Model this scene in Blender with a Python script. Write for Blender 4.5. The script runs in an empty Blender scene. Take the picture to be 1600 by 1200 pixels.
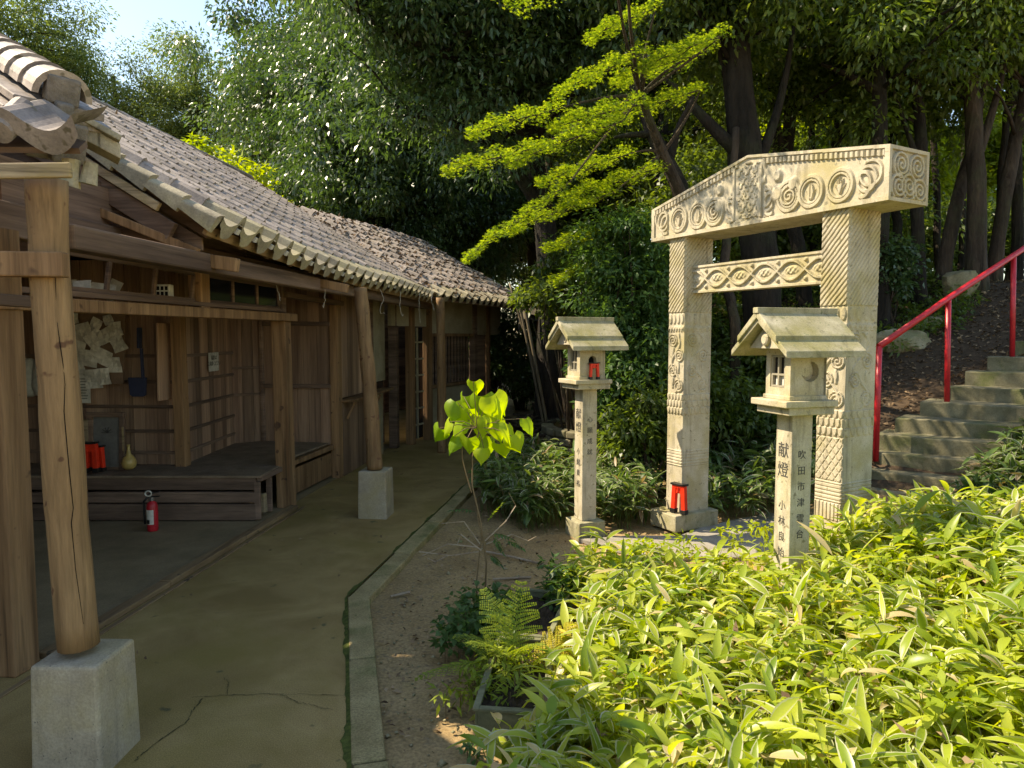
import bpy, math, random
import numpy as np
from mathutils import Vector, Matrix
random.seed(7); R = np.random.default_rng(7)
S = bpy.context.scene; COL = S.collection
# ------------------------------------------------------------------ camera & survey helper
F, PITCH, EYE = 1090.0, math.radians(3.9), 1.6
cp, sp = math.cos(PITCH), math.sin(PITCH)
cam = bpy.data.cameras.new('camera'); co = bpy.data.objects.new('camera', cam); COL.objects.link(co)
co.location = (0, 0, EYE); co.rotation_euler = (math.pi/2-PITCH, 0, 0)
cam.sensor_width = 36; cam.lens = 36*F/1600; cam.clip_end = 600; cam.clip_start = .05
S.camera = co
def at(px, py, y):
    a, b = (px-800)/F, (600-py)/F
    t = y/(cp+b*sp); return Vector((a*t, y, EYE+t*(b*cp-sp)))
def gz(px, py, z=0.):
    a, b = (px-800)/F, (600-py)/F
    t = (z-EYE)/(b*cp-sp); return Vector((a*t, t*(cp+b*sp), z))
# ------------------------------------------------------------------ light
SUN = Vector((-.66, .13, .74)).normalized()
w = bpy.data.worlds.new('World'); S.world = w; w.use_nodes = True
nt = w.node_tree; bg = nt.nodes['Background']; sk = nt.nodes.new('ShaderNodeTexSky')
sk.sky_type = 'NISHITA'; sk.sun_disc = False; sk.sun_elevation = math.asin(SUN.z); sk.sun_rotation = math.atan2(SUN.x, SUN.y)
sk.dust_density = .6; sk.air_density = 1.2; sk.ozone_density = 4.
nt.links.new(sk.outputs[0], bg.inputs[0]); bg.inputs[1].default_value = .14
L = bpy.data.lights.new('sun', 'SUN'); L.energy = 4.3; L.angle = math.radians(.5); L.color = (1, .95, .86)
lo = bpy.data.objects.new('sun', L); COL.objects.link(lo); lo.rotation_euler = SUN.to_track_quat('Z', 'Y').to_euler()
S.view_settings.view_transform = 'Standard'; S.view_settings.look = 'None'; S.view_settings.exposure = 1.22
S.view_settings.use_white_balance = True; S.view_settings.white_balance_temperature = 8300; S.view_settings.white_balance_tint = 10
S.cycles.max_bounces = 8; S.cycles.diffuse_bounces = 5; S.cycles.transmission_bounces = 5; S.cycles.transparent_max_bounces = 6
S.cycles.use_adaptive_sampling = True; S.cycles.adaptive_threshold = .015
S.cycles.use_denoising = True
# ------------------------------------------------------------------ object helpers
def tag(o, label=None, cat=None, group=None, kind=None):
    if label: o['label'] = label
    if cat: o['category'] = cat
    if group: o['group'] = group
    if kind: o['kind'] = kind
    return o
def empty(name, loc=(0, 0, 0), label=None, cat=None, group=None):
    o = bpy.data.objects.new(name, None); COL.objects.link(o); o.location = loc; o.empty_display_size = .1
    return tag(o, label, cat, group)
def kids(o): return [c for c in bpy.data.objects if c.parent == o]
def copy_tree(o, parent=None):
    c = o.copy(); COL.objects.link(c)
    if parent: c.parent = parent
    for k in kids(o): copy_tree(k, c)
    return c
OFF = {}
class MB:
    def __init__(s): s.V = []; s.Q = []; s.n = 0; s.R = []; s.A = {}
    def add(s, V, Fs, r=None):
        V = np.asarray(V, float).reshape(-1, 3); s.V.append(V)
        r0 = random.random() if r is None else r
        for f in Fs: s.Q.append([i+s.n for i in f])
        if np.ndim(r0): s.R.extend(list(r0))
        else: s.R.extend([r0]*len(Fs))
        s.n += len(V); return s
    def obox(s, c, ax, ay, az, r=None):
        c, ax, ay, az = map(Vector, (c, ax, ay, az))
        V = [c+i*ax+j*ay+k*az for i in (-1, 1) for j in (-1, 1) for k in (-1, 1)]
        return s.add(V, [(0, 1, 3, 2), (4, 6, 7, 5), (0, 4, 5, 1), (2, 3, 7, 6), (0, 2, 6, 4), (1, 5, 7, 3)], r)
    def bar(s, a, b, wd, ht, up=(0, 0, 1), r=None):
        a, b = Vector(a), Vector(b); d = b-a; ax = d/2; dn = d.normalized(); sd = dn.cross(Vector(up))
        if sd.length < 1e-4: sd = dn.cross(Vector((1, 0, 0)))
        sd.normalize(); u = sd.cross(dn).normalized()
        return s.obox((a+b)/2, ax, sd*wd/2, u*ht/2, r)
    def tube(s, pts, rad, n=8, caps=True, r=None, wob=0.):
        P = [Vector(p) for p in pts]; m = len(P)
        if not hasattr(rad, '__len__'): rad = [rad]*m
        V = []; ref = None
        for i in range(m):
            d = (P[min(i+1, m-1)]-P[max(i-1, 0)]).normalized()
            if ref is None:
                ref = Vector((1, 0, 0)) if abs(d.x) < .8 else Vector((0, 1, 0))
            ref = (ref-d*ref.dot(d)).normalized(); o = d.cross(ref)
            for k in range(n):
                a = 2*math.pi*k/n; rr = rad[i]*(1+wob*(random.random()-.5))
                V.append(P[i]+rr*(math.cos(a)*ref+math.sin(a)*o))
        Fs = [(i*n+k, i*n+(k+1) % n, (i+1)*n+(k+1) % n, (i+1)*n+k) for i in range(m-1) for k in range(n)]
        if caps: Fs += [tuple(range(n-1, -1, -1)), tuple((m-1)*n+k for k in range(n))]
        return s.add(V, Fs, r)
    def lathe(s, c, prof, n=20, r=None):
        V = []; c = Vector(c)
        for (rr, z) in prof:
            for k in range(n):
                a = 2*math.pi*k/n; V.append(c+Vector((rr*math.cos(a), rr*math.sin(a), z)))
        m = len(prof)
        Fs = [(i*n+k, i*n+(k+1) % n, (i+1)*n+(k+1) % n, (i+1)*n+k) for i in range(m-1) for k in range(n)]
        Fs += [tuple(range(n-1, -1, -1)), tuple((m-1)*n+k for k in range(n))]
        return s.add(V, Fs, r)
    def prism(s, poly, vec, r=None):
        P = [Vector(p) for p in poly]; n = len(P); v = Vector(vec)
        V = P+[p+v for p in P]
        Fs = [tuple(range(n-1, -1, -1)), tuple(range(n, 2*n))]+[(i, (i+1) % n, n+(i+1) % n, n+i) for i in range(n)]
        return s.add(V, Fs, r)
    def grid(s, P, r=None, flip=False):
        a, b = P.shape[:2]; I = np.arange(a*b).reshape(a, b)
        q = np.stack([I[:-1, :-1], I[1:, :-1], I[1:, 1:], I[:-1, 1:]], -1).reshape(-1, 4)
        if flip: q = q[:, ::-1]
        return s.add(P.reshape(-1, 3), q.tolist(), r)
    def build(s, name, mat, parent=None, bevel=0., smooth=False, **kw):
        me = bpy.data.meshes.new(name); V = np.concatenate(s.V)
        if parent is not None:
            off = OFF.get(parent.name); off = np.array(off if off is not None else parent.location)
            V = V-off
        me.from_pydata(V.tolist(), [], s.Q); me.materials.append(mat)
        a = me.attributes.new('rnd', 'FLOAT', 'FACE'); a.data.foreach_set('value', np.array(s.R, np.float32))
        if smooth: me.polygons.foreach_set('use_smooth', [True]*len(me.polygons))
        me.update()
        o = bpy.data.objects.new(name, me); COL.objects.link(o)
        if parent is not None:
            o.parent = parent
            OFF[o.name] = off
        else: OFF[o.name] = np.zeros(3)
        if bevel:
            b = o.modifiers.new('bevel', 'BEVEL'); b.width = bevel; b.segments = 2; b.limit_method = 'ANGLE'; b.angle_limit = math.radians(40)
        if kw: tag(o, **kw)
        return o
def np_mesh(name, V, Q, mat, attrs=None, smooth=False):
    me = bpy.data.meshes.new(name); V = np.asarray(V, np.float32).reshape(-1, 3); Q = np.asarray(Q, np.int32); k = Q.shape[1]
    me.vertices.add(len(V)); me.vertices.foreach_set('co', V.ravel())
    me.loops.add(Q.size); me.loops.foreach_set('vertex_index', Q.ravel())
    me.polygons.add(len(Q)); me.polygons.foreach_set('loop_start', np.arange(0, Q.size, k, dtype=np.int32))
    me.polygons.foreach_set('loop_total', np.full(len(Q), k, np.int32))
    for nm, (dom, arr) in (attrs or {}).items():
        at_ = me.attributes.new(nm, 'FLOAT', dom); at_.data.foreach_set('value', np.asarray(arr, np.float32))
    if smooth: me.polygons.foreach_set('use_smooth', np.ones(len(Q), bool))
    me.materials.append(mat); me.update(calc_edges=True)
    return me
def ob(name, me, parent=None, loc=None, **kw):
    o = bpy.data.objects.new(name, me); COL.objects.link(o)
    if parent is not None: o.parent = parent
    if loc is not None: o.location = loc
    if kw: tag(o, **kw)
    return o
# ------------------------------------------------------------------ materials
def nodes(name):
    m = bpy.data.materials.new(name); m.use_nodes = True; t = m.node_tree
    return m, t, t.nodes['Principled BSDF'], t.nodes['Material Output']
def N(t, typ, **kw):
    n = t.nodes.new('ShaderNode'+typ)
    for k, v in kw.items(): setattr(n, k, v)
    return n
def ramp(t, fac, stops):
    r = N(t, 'ValToRGB'); e = r.color_ramp.elements
    while len(e) < len(stops): e.new(.5)
    for i, (p, c) in enumerate(stops): e[i].position = p; e[i].color = (*c, 1)
    t.links.new(fac, r.inputs[0]); return r.outputs[0]
def mixc(t, fac, a, b, mode='MIX'):
    m = N(t, 'Mix', data_type='RGBA', blend_type=mode)
    for sock, v in ((m.inputs[0], fac), (m.inputs[6], a), (m.inputs[7], b)):
        if isinstance(v, (int, float)): sock.default_value = v
        elif isinstance(v, tuple): sock.default_value = (*v, 1)
        else: t.links.new(v, sock)
    return m.outputs[2]
def noise(t, scale, stretch=(1, 1, 1), detail=6, rough=.6, dist=0.):
    tc = N(t, 'TexCoord'); mp = N(t, 'Mapping'); mp.inputs[3].default_value = stretch
    n = N(t, 'TexNoise'); n.inputs['Scale'].default_value = scale; n.inputs['Detail'].default_value = detail
    n.inputs['Roughness'].default_value = rough; n.inputs['Distortion'].default_value = dist
    t.links.new(tc.outputs['Object'], mp.inputs[0]); t.links.new(mp.outputs[0], n.inputs[0]); return n.outputs[0]
def surf(name, c0, c1, scale=4, stretch=(1, 1, 1), c2=None, rough=.85, bump=.3, bscale=60, bstretch=None, rnd=.0, spec=.25, dist=0., spots=None, bd=.004, lo_=.33, hi_=.68, streak=None, fine=(.72, 1.2)):
    m, t, b, o = nodes(name)
    n1 = noise(t, scale, stretch, dist=dist)
    c = ramp(t, n1, [(lo_, c0), (hi_, c1)])
    if c2:
        n3 = noise(t, scale*.35+.3, (1, 1, 1), 5); f = ramp(t, n3, [(.48, (0, 0, 0)), (.66, (1, 1, 1))]); c = mixc(t, f, c, c2)
    if spots:
        n4 = noise(t, spots[1], (1, 1, 1), 2); f = ramp(t, n4, [(spots[2], (0, 0, 0)), (spots[2]+.05, (1, 1, 1))]); c = mixc(t, f, c, spots[0])
    if streak:
        n5 = noise(t, streak[0], streak[1], 4, .7, .4); f = ramp(t, n5, [(.30, (streak[2],)*3), (.47, (1, 1, 1)), (.62, (1, 1, 1)), (.75, (streak[3],)*3)]); c = mixc(t, 1., c, f, 'MULTIPLY')
    n2 = noise(t, bscale, bstretch or stretch, 5, .65)
    fine_ = ramp(t, n2, [(.25, (fine[0],)*3), (.75, (fine[1],)*3)]); c = mixc(t, 1., c, fine_, 'MULTIPLY')
    if rnd:
        a = N(t, 'Attribute', attribute_name='rnd'); f = ramp(t, a.outputs['Fac'], [(0, (1-rnd,)*3), (1, (1+rnd,)*3)]); c = mixc(t, 1., c, f, 'MULTIPLY')
    t.links.new(c, b.inputs['Base Color']); b.inputs['Roughness'].default_value = rough; b.inputs['Specular IOR Level'].default_value = spec
    if bump:
        bp = N(t, 'Bump'); bp.inputs['Strength'].default_value = bump; bp.inputs['Distance'].default_value = bd
        mx = N(t, 'Math', operation='ADD'); t.links.new(n1, mx.inputs[0]); t.links.new(n2, mx.inputs[1])
        t.links.new(mx.outputs[0], bp.inputs['Height']); t.links.new(bp.outputs[0], b.inputs['Normal'])
    return m
def plain(name, c, rough=.5, metal=0., spec=.4):
    m, t, b, o = nodes(name); n = noise(t, 30); f = ramp(t, n, [(.3, tuple(x*.8 for x in c)), (.7, tuple(min(1, x*1.12) for x in c))])
    t.links.new(f, b.inputs['Base Color']); b.inputs['Roughness'].default_value = rough; b.inputs['Metallic'].default_value = metal
    b.inputs['Specular IOR Level'].default_value = spec; return m
def leafm(name, cd, cl, tr=.4, tc=None, rough=.45, spec=.4, margin=None, dry=None):
    m, t, b, o = nodes(name)
    a = N(t, 'Attribute', attribute_name='rnd').outputs['Fac']
    stops = [(0, cd), (.8 if dry else 1., cl)]
    if dry: stops += [(.94, cl), (.96, dry)]
    c = ramp(t, a, stops)
    tcn = mixc(t, 1., c, tc or (2.2, 2.0, .7), 'MULTIPLY')
    if margin:
        e = N(t, 'Attribute', attribute_name='edge').outputs['Fac']; n = noise(t, 25, (1, 1, 1), 3)
        ad = N(t, 'Math', operation='MULTIPLY_ADD'); t.links.new(n, ad.inputs[0]); ad.inputs[1].default_value = .5; t.links.new(e, ad.inputs[2])
        k = N(t, 'Attribute', attribute_name='old').outputs['Fac']
        f = ramp(t, ad.outputs[0], [(.93, (0, 0, 0)), (1.0, (1, 1, 1))])
        mm = N(t, 'Math', operation='MULTIPLY'); t.links.new(f, mm.inputs[0]); t.links.new(k, mm.inputs[1])
        c = mixc(t, mm.outputs[0], c, margin); tcn = mixc(t, mm.outputs[0], tcn, tuple(.8*x for x in margin))
    t.links.new(c, b.inputs['Base Color']); b.inputs['Roughness'].default_value = rough; b.inputs['Specular IOR Level'].default_value = spec
    T = N(t, 'BsdfTranslucent'); t.links.new(tcn, T.inputs[0])
    M = N(t, 'MixShader'); M.inputs[0].default_value = tr; t.links.new(b.outputs[0], M.inputs[1]); t.links.new(T.outputs[0], M.inputs[2])
    t.links.new(M.outputs[0], o.inputs[0]); return m
wood_post = surf('weathered_post_wood', (.16, .085, .04), (.36, .21, .105), 9, (1, 1, .07), rough=.8, bump=.5, bscale=70, bstretch=(1, 1, .05), bd=.006, rnd=.15, spots=((.11, .06, .035), 9, .66), streak=(26, (1, 1, .03), .45, 1.35))
wood_log = surf('log_wood', (.17, .095, .045), (.36, .225, .11), 8, (1, 1, .12), rough=.75, bump=.6, bscale=50, bstretch=(1, 1, .1), bd=.008, spots=((.15, .075, .04), 14, .64), streak=(22, (1, 1, .05), .5, 1.3))
wood_dark = surf('dark_beam_wood', (.10, .063, .045), (.26, .17, .12), 8, (.12, .06, 1), rough=.85, bump=.4, bscale=60, bstretch=(.1, .05, 1), rnd=.2, streak=(26, (.03, .02, 1), .5, 1.35))
wood_plank = surf('plank_wood', (.20, .115, .075), (.42, .27, .175), 7, (1, 1, .06), rough=.75, bump=.35, bscale=80, bstretch=(1, 1, .04), rnd=.45, streak=(24, (1, 1, .02), .55, 1.3))
wood_pale = surf('pale_grey_wood', (.22, .16, .10), (.46, .36, .22), 9, (.15, .1, 1), rough=.85, bump=.5, bscale=60, bstretch=(.1, .1, 1), rnd=.2, c2=(.32, .24, .10), streak=(26, (.04, .03, 1), .5, 1.2))
wood_sill = surf('sill_wood', (.15, .09, .045), (.34, .23, .12), 8, (1, .06, 1), rough=.85, bump=.5, bscale=60, bstretch=(1, .05, 1), spots=((.06, .045, .03), 12, .64))
mat_tatami = surf('platform_mat', (.16, .115, .075), (.26, .19, .13), 5, rough=.9, bump=.3, bscale=90)
plaster = surf('old_plaster', (.30, .26, .17), (.42, .37, .26), 3, rough=.95, bump=.25, bscale=90, c2=(.24, .2, .12))
plaster_ochre = surf('ochre_plaster', (.22, .14, .06), (.33, .22, .1), 3, rough=.95, bump=.25, bscale=90)
concrete = surf('block_concrete', (.28, .235, .17), (.45, .385, .285), 5, c2=(.37, .30, .16), rough=.9, bump=.5, bscale=110, spots=((.12, .11, .09), 60, .70), bd=.004, streak=(7, (1, 1, .18), .72, 1.1))
path_m = surf('path_concrete', (.24, .16, .058), (.385, .27, .112), 2.2, c2=(.25, .18, .056), rough=.9, bump=.6, bscale=190, spots=((.13, .11, .05), 7, .68), bd=.004, dist=.6, fine=(.5, 1.4))
kerb_m = surf('kerb_concrete', (.24, .185, .085), (.39, .31, .155), 6, c2=(.15, .15, .055), rough=.92, bump=.6, bscale=120, spots=((.12, .15, .04), 10, .66), rnd=.12, fine=(.5, 1.4))
floor_m = surf('earth_floor', (.20, .15, .082), (.31, .235, .135), 2.5, rough=.9, bump=.3, bscale=120)
stone = surf('pale_granite', (.40, .35, .245), (.54, .48, .355), 7, c2=(.38, .325, .17), rough=.85, bump=.5, bscale=150, bd=.0025, spots=((.27, .24, .15), 24, .65), streak=(9, (1, 1, .12), .52, 1.12))
stone_moss = surf('lichen_granite', (.27, .245, .14), (.44, .40, .28), 8, c2=(.24, .22, .085), rough=.9, bump=.6, bscale=130, bd=.003, spots=((.22, .22, .12), 30, .62), streak=(12, (1, 1, .3), .6, 1.15))
step_m = surf('mossy_step_stone', (.12, .11, .065), (.24, .215, .135), 6, c2=(.09, .105, .035), rough=.95, bump=.7, bscale=90, bd=.006)
rock_m = surf('boulder_rock', (.22, .18, .1), (.42, .36, .22), 4, c2=(.2, .2, .09), rough=.95, bump=.8, bscale=40, bd=.012)
tile_m = surf('roof_tile_clay', (.20, .165, .145), (.39, .33, .29), 6, c2=(.30, .25, .20), rough=.62, bump=.35, bscale=90, rnd=.22, spec=.4, spots=((.15, .125, .085), 18, .62), streak=(9, (1, 1, 1), .6, 1.12))
tile_edge = surf('eave_tile_clay', (.22, .19, .14), (.42, .37, .26), 8, c2=(.34, .30, .17), rough=.8, bump=.4, bscale=90, rnd=.2)
mortar = surf('mortar_clay', (.14, .12, .10), (.26, .23, .2), 9, rough=.95, bump=.7, bscale=60, bd=.01)
thatch_m = surf('dark_thatch', (.04, .033, .022), (.1, .085, .055), 9, (1, .2, 1), rough=.95, bump=.8, bscale=60, bd=.01)
bark = surf('dark_bark', (.014, .011, .008), (.04, .031, .023), 6, (1, 1, .25), c2=(.035, .036, .018), rough=.95, bump=1., bscale=25, bstretch=(1, 1, .2), bd=.06, streak=(14, (1, 1, .12), .4, 1.6))
bark_l = surf('brown_bark', (.035, .025, .018), (.095, .068, .047), 6, (1, 1, .25), c2=(.06, .055, .03), rough=.95, bump=1., bscale=25, bstretch=(1, 1, .2), bd=.05, streak=(14, (1, 1, .12), .4, 1.8))
red_p = surf('red_paint', (.42, .012, .02), (.56, .02, .03), 8, rough=.4, bump=.1, bscale=60, spec=.5, spots=((.13, .03, .02), 22, .70))
vermil = plain('vermilion_paint', (.75, .035, .012), .45)
black_p = plain('black_paint', (.015, .014, .013), .4)
ink = plain('ink', (.06, .058, .05), .8)
paper_m = surf('paper', (.5, .47, .4), (.68, .65, .57), 8, rough=.9, bump=.1, bscale=30, rnd=.15)
card_m = plain('brown_card', (.22, .14, .09), .9)
metal_m = plain('grey_metal', (.3, .3, .3), .35, .8)
glass_d = plain('dark_glass', (.012, .014, .02), .12, 0, .6)
dark_m = plain('dark_void', (.012, .01, .008), .95, 0, .1)
cera_m = plain('yellow_ceramic', (.42, .3, .1), .3)
cloth_m = plain('navy_cloth', (.03, .035, .07), .9)
white_m = plain('off_white_plastic', (.6, .58, .5), .4)
soil_m = surf('planter_soil', (.025, .018, .012), (.07, .05, .035), 12, rough=1, bump=1, bscale=60, bd=.02)
plastic_g = surf('dull_green_plastic', (.10, .105, .06), (.2, .2, .12), 6, rough=.7, bump=.1, bscale=40)
bamboo_m = surf('old_bamboo', (.08, .06, .035), (.17, .135, .08), 7, (1, 1, .2), rough=.6, bump=.2)
twig_m = surf('dry_twig', (.25, .18, .12), (.42, .34, .25), 9, rough=.9, bump=.3)
stem_m = plain('young_stem', (.18, .12, .06), .7)
litter_m = leafm('fallen_leaf', (.10, .06, .035), (.38, .27, .16), .15, (1.2, 1, .8), .8, .2)
litter_d = leafm('shade_toned_fallen_leaf', (.05, .032, .02), (.20, .135, .085), .1, (1.1, 1, .8), .9, .1)  # darker copy of the fallen leaf, roof shade put into its colour
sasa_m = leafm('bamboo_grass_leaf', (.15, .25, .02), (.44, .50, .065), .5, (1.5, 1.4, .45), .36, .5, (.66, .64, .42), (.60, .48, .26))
sasa_d = leafm('shade_toned_bamboo_grass_leaf', (.045, .10, .022), (.13, .20, .045), .35, (1.6, 1.5, .6), .42, .45, (.5, .48, .36), (.3, .22, .12))  # bamboo grass leaf again, shade put into its colour for the shaded clumps
ever_m = leafm('evergreen_leaf', (.026, .058, .024), (.085, .14, .05), .30, (2.0, 2.1, .8), .36, .6)
far_m = leafm('pale_tree_leaf', (.07, .12, .05), (.19, .25, .09), .42, (1.7, 1.6, .6), .5, .4)
lime_m = leafm('lime_leaf', (.16, .24, .025), (.34, .42, .04), .5, (1.6, 1.5, .4), .5, .3)
maple_m = leafm('maple_leaf', (.08, .155, .028), (.29, .37, .06), .5, (1.75, 1.65, .42), .5, .3)
wood_leaf = leafm('woodland_leaf', (.035, .068, .018), (.135, .195, .042), .42, (2.4, 2.2, .6), .42, .5)
nand_m = leafm('shrub_leaf', (.034, .085, .025), (.095, .18, .05), .4, (1.8, 1.7, .6), .45, .4)
sap_m = leafm('sapling_leaf', (.17, .30, .02), (.38, .50, .04), .55, (1.7, 1.6, .35), .5, .3)
fern_m = leafm('fern_leaf', (.13, .21, .03), (.30, .36, .05), .45, (1.6, 1.5, .5), .5, .3)
fern_y = leafm('yellow_fern_leaf', (.34, .30, .02), (.5, .42, .03), .45, (1.5, 1.4, .4), .5, .3)
# ------------------------------------------------------------------ terrain
def sst(a, b, x): t = np.clip((x-a)/(b-a), 0, 1); return t*t*(3-2*t)
def hill(x, y):
    x = np.asarray(x, float); y = np.asarray(y, float)
    q = .643*x+.766*y
    h = .40*np.clip(q-6.08, 0, 6.0)
    h = h*sst(1.6, 3.3, x-.06*(y-6))
    bank = .36*sst(.9, 2.6, x)*(1-sst(4.0, 5.0, y))
    return -.035+h+bank
def gh(x, y): return float(hill(x, y))
xs = np.concatenate([np.linspace(-90, -9, 18), np.arange(-8.6, 14, .14), np.linspace(14.5, 90, 20)])
ys = np.concatenate([np.linspace(-30, -1, 8), np.arange(-.6, 17, .14), np.linspace(17.6, 110, 24)])
X, Y = np.meshgrid(xs, ys, indexing='ij'); Z = hill(X, Y)+.012*np.sin(X*7+Y*3)*np.sin(Y*6-X*2)*(X > -.3)+R.normal(0, .004, X.shape)
m, t, b, o = nodes('ground_earth')
n1 = noise(t, 1.6, detail=8, rough=.65); n2 = noise(t, 22, detail=6); n3 = noise(t, 60, detail=4)
c = ramp(t, n1, [(.32, (.23, .155, .072)), (.55, (.34, .24, .12)), (.72, (.28, .21, .088))])
f = ramp(t, n2, [(.56, (0, 0, 0)), (.70, (1, 1, 1))]); c = mixc(t, f, c, (.20, .15, .09))
f = ramp(t, n3, [(.3, (.65, .65, .65)), (.7, (1.25, 1.25, 1.25))]); c = mixc(t, 1., c, f, 'MULTIPLY')
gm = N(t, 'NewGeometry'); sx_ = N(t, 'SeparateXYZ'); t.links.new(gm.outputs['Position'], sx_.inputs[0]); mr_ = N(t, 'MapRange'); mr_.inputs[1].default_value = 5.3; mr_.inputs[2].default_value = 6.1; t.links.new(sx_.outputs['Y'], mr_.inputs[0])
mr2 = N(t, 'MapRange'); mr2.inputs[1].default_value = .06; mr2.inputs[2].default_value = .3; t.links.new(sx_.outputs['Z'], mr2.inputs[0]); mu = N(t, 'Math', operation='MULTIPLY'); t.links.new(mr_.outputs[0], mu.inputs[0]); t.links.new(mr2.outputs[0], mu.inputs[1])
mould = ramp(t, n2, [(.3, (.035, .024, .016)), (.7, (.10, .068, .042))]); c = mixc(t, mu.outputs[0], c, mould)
t.links.new(c, b.inputs[0]); b.inputs['Roughness'].default_value = .95; b.inputs['Specular IOR Level'].default_value = .15
bp = N(t, 'Bump'); bp.inputs['Strength'].default_value = .8; bp.inputs['Distance'].default_value = .015; t.links.new(n2, bp.inputs['Height']); t.links.new(bp.outputs[0], b.inputs['Normal'])
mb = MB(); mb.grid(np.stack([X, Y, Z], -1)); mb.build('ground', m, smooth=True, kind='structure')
# path slab and kerb
kp = [(-.17, .7), (-.61, 2.49), (-1.02, 4.17), (-.75, 5.9), (-.44, 7.88), (-.05, 10.0), (.2, 12.2)]
poly = [(-9, .3, 0)]+[(x, y, 0) for x, y in kp]+[(.0, 16, 0), (-9, 16, 0)]
MBp = MB(); MBp.prism([(x, y, -.05) for x, y, z in poly], (0, 0, .05)); MBp.build('path', path_m, kind='structure')
mb = MB(); kr = random.Random(3)
for (a, bb) in zip(kp[:-1], kp[1:]):
    a, bb = Vector((*a, 0)), Vector((*bb, 0)); d = (bb-a); n = max(1, round(d.length/.85)); dn = d.normalized(); sd = Vector((dn.y, -dn.x, 0))
    for i in range(n):
        p0 = a+d*(i/n)+dn*.006; p1 = a+d*((i+1)/n)-dn*.006
        mb.obox((p0+p1)/2+sd*(.082+kr.uniform(-.006, .006))+Vector((0, 0, -.04+kr.uniform(-.004, .004))), (p1-p0)/2, sd*.064, (0, 0, .052), kr.random())
mb.build('kerb', kerb_m, kind='structure', bevel=.008)
UP_ = Vector((0, 0, 1))
# cracks and patched seam in the path: shallow dark grooves
crk = surf('crack_dirt', (.05, .045, .02), (.09, .08, .035), 20, rough=1)
mb = MB()
def crack(pts, wd):
    P = [gz(*p) for p in pts]
    for a, bb in zip(P[:-1], P[1:]):
        k = 6
        for i in range(k):
            p = a.lerp(bb, i/k)+Vector((kr.uniform(-.008, .008), kr.uniform(-.008, .008), .0)); q = a.lerp(bb, (i+1)/k+.02)
            dd = (q-p).normalized(); sd = Vector((dd.y, -dd.x, 0))*wd*kr.uniform(.4, 1)
            mb.add([p+sd+Vector((0, 0, .004)), p-sd+Vector((0, 0, .004)), q-sd*.8+Vector((0, 0, .004)), q+sd*.8+Vector((0, 0, .004))], [(0, 1, 2, 3)])
crack([(300, 1090), (420, 1085), (545, 1088)], .0022); crack([(315, 1092), (290, 1130), (240, 1165), (210, 1190)], .003); crack([(355, 1086), (358, 1068), (350, 1060)], .002)
crack([(440, 1086), (470, 1100), (520, 1110)], .002); crack([(543, 1060), (548, 1120), (552, 1195)], .009)
mb.build('path_cracks', crk, kind='structure')
mb = MB()
for (a, bb) in zip(kp[:4], kp[1:5]):
    a, bb = Vector((*a, 0)), Vector((*bb, 0)); d = bb-a; dn = d.normalized(); sd = Vector((dn.y, -dn.x, 0)); k = int(d.length/.03); wv = [.004+.022*max(0, math.sin(i*.31)*math.sin(i*.13+1)+kr.uniform(-.3, .3)) for i in range(k+1)]
    for i in range(k):
        p, q = a+d*(i/k), a+d*((i+1)/k); mb.add([p-sd*wv[i]+UP_*.003, p+sd*(.012+wv[i]*.3)+UP_*.011, q+sd*(.012+wv[i+1]*.3)+UP_*.011, q-sd*wv[i+1]+UP_*.003], [(0, 1, 2, 3)])
mb.build('moss_seam', surf('seam_moss', (.04, .055, .012), (.12, .14, .03), 30, rough=1, bump=1, bscale=200, bd=.006), kind='structure')
# slab paving before the gate
mb = MB(); pp = [(905, 848), (960, 862), (1010, 875), (1330, 880), (1330, 805), (1200, 806), (1100, 828), (1060, 843), (990, 842)]
mb.prism([gz(x, y, -.03) for x, y in pp], (0, 0, .03)); mb.build('paving', surf('paving_concrete', (.22, .2, .16), (.34, .31, .26), 4, rough=.9, bump=.4, bscale=90), kind='structure')
# ------------------------------------------------------------------ the long wooden building
U = Vector((math.sin(math.radians(5.5)), math.cos(math.radians(5.5)), 0)); T = Vector((U.y, -U.x, 0)); O0 = Vector((-2.65, 0, 0)); UP = Vector((0, 0, 1))
def B(s, t, z=0.): return O0+U*s+T*t+UP*z
def bb(mb, s0, s1, t0, t1, z0, z1, r=None):
    return mb.obox(B((s0+s1)/2, (t0+t1)/2, (z0+z1)/2), U*(s1-s0)/2, T*(t1-t0)/2, UP*(z1-z0)/2, r)
hall = empty('wooden_hall', B(3.3, 0), 'long low wooden building with grey tiled roof, open front and log eave posts', 'building')
def part(mb, name, mat, bevel=0., p=None, **k): return mb.build(name, mat, p or hall, bevel, **k)
def on_s(px, py, z): g = gz(px, py, z)-O0; return g.dot(U), g.dot(T)
# floor, sill, posts
mb = MB(); bb(mb, 2.2, 10.3, -3.2, -.08, .0, .006); part(mb, 'floor', floor_m)
mb = MB()
for i in range(3): bb(mb, 3.38+i*1.02, 3.38+i*1.02+1.012, -.035, .045, 0, .035+.006*(i % 2))
part(mb, 'sill', wood_sill, .006)
mb = MB(); mb.bar(B(2.5, .085, .004), B(6.5, .075, .004), .03, .008); part(mb, 'edge_strip', wood_sill, .003)
def post(s, t, z0, z1, wd=.12, dp=.12, mat=wood_post, lean=0.):
    m_ = MB(); a = B(s, t, z0); c = B(s+lean, t, z1); m_.bar(a, c, wd, dp, up=T); return part(m_, 'post', mat, .008)
post(3.26, -.05, 0, 2.1, .15, .14); post(3.30, -.26, 0, 2.1, .14, .1)
post(6.48, -.085, 0, 1.75, .13, .14, lean=-.05); post(6.42, -.085, 1.80, 2.4, .09, .09, wood_dark)
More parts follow.
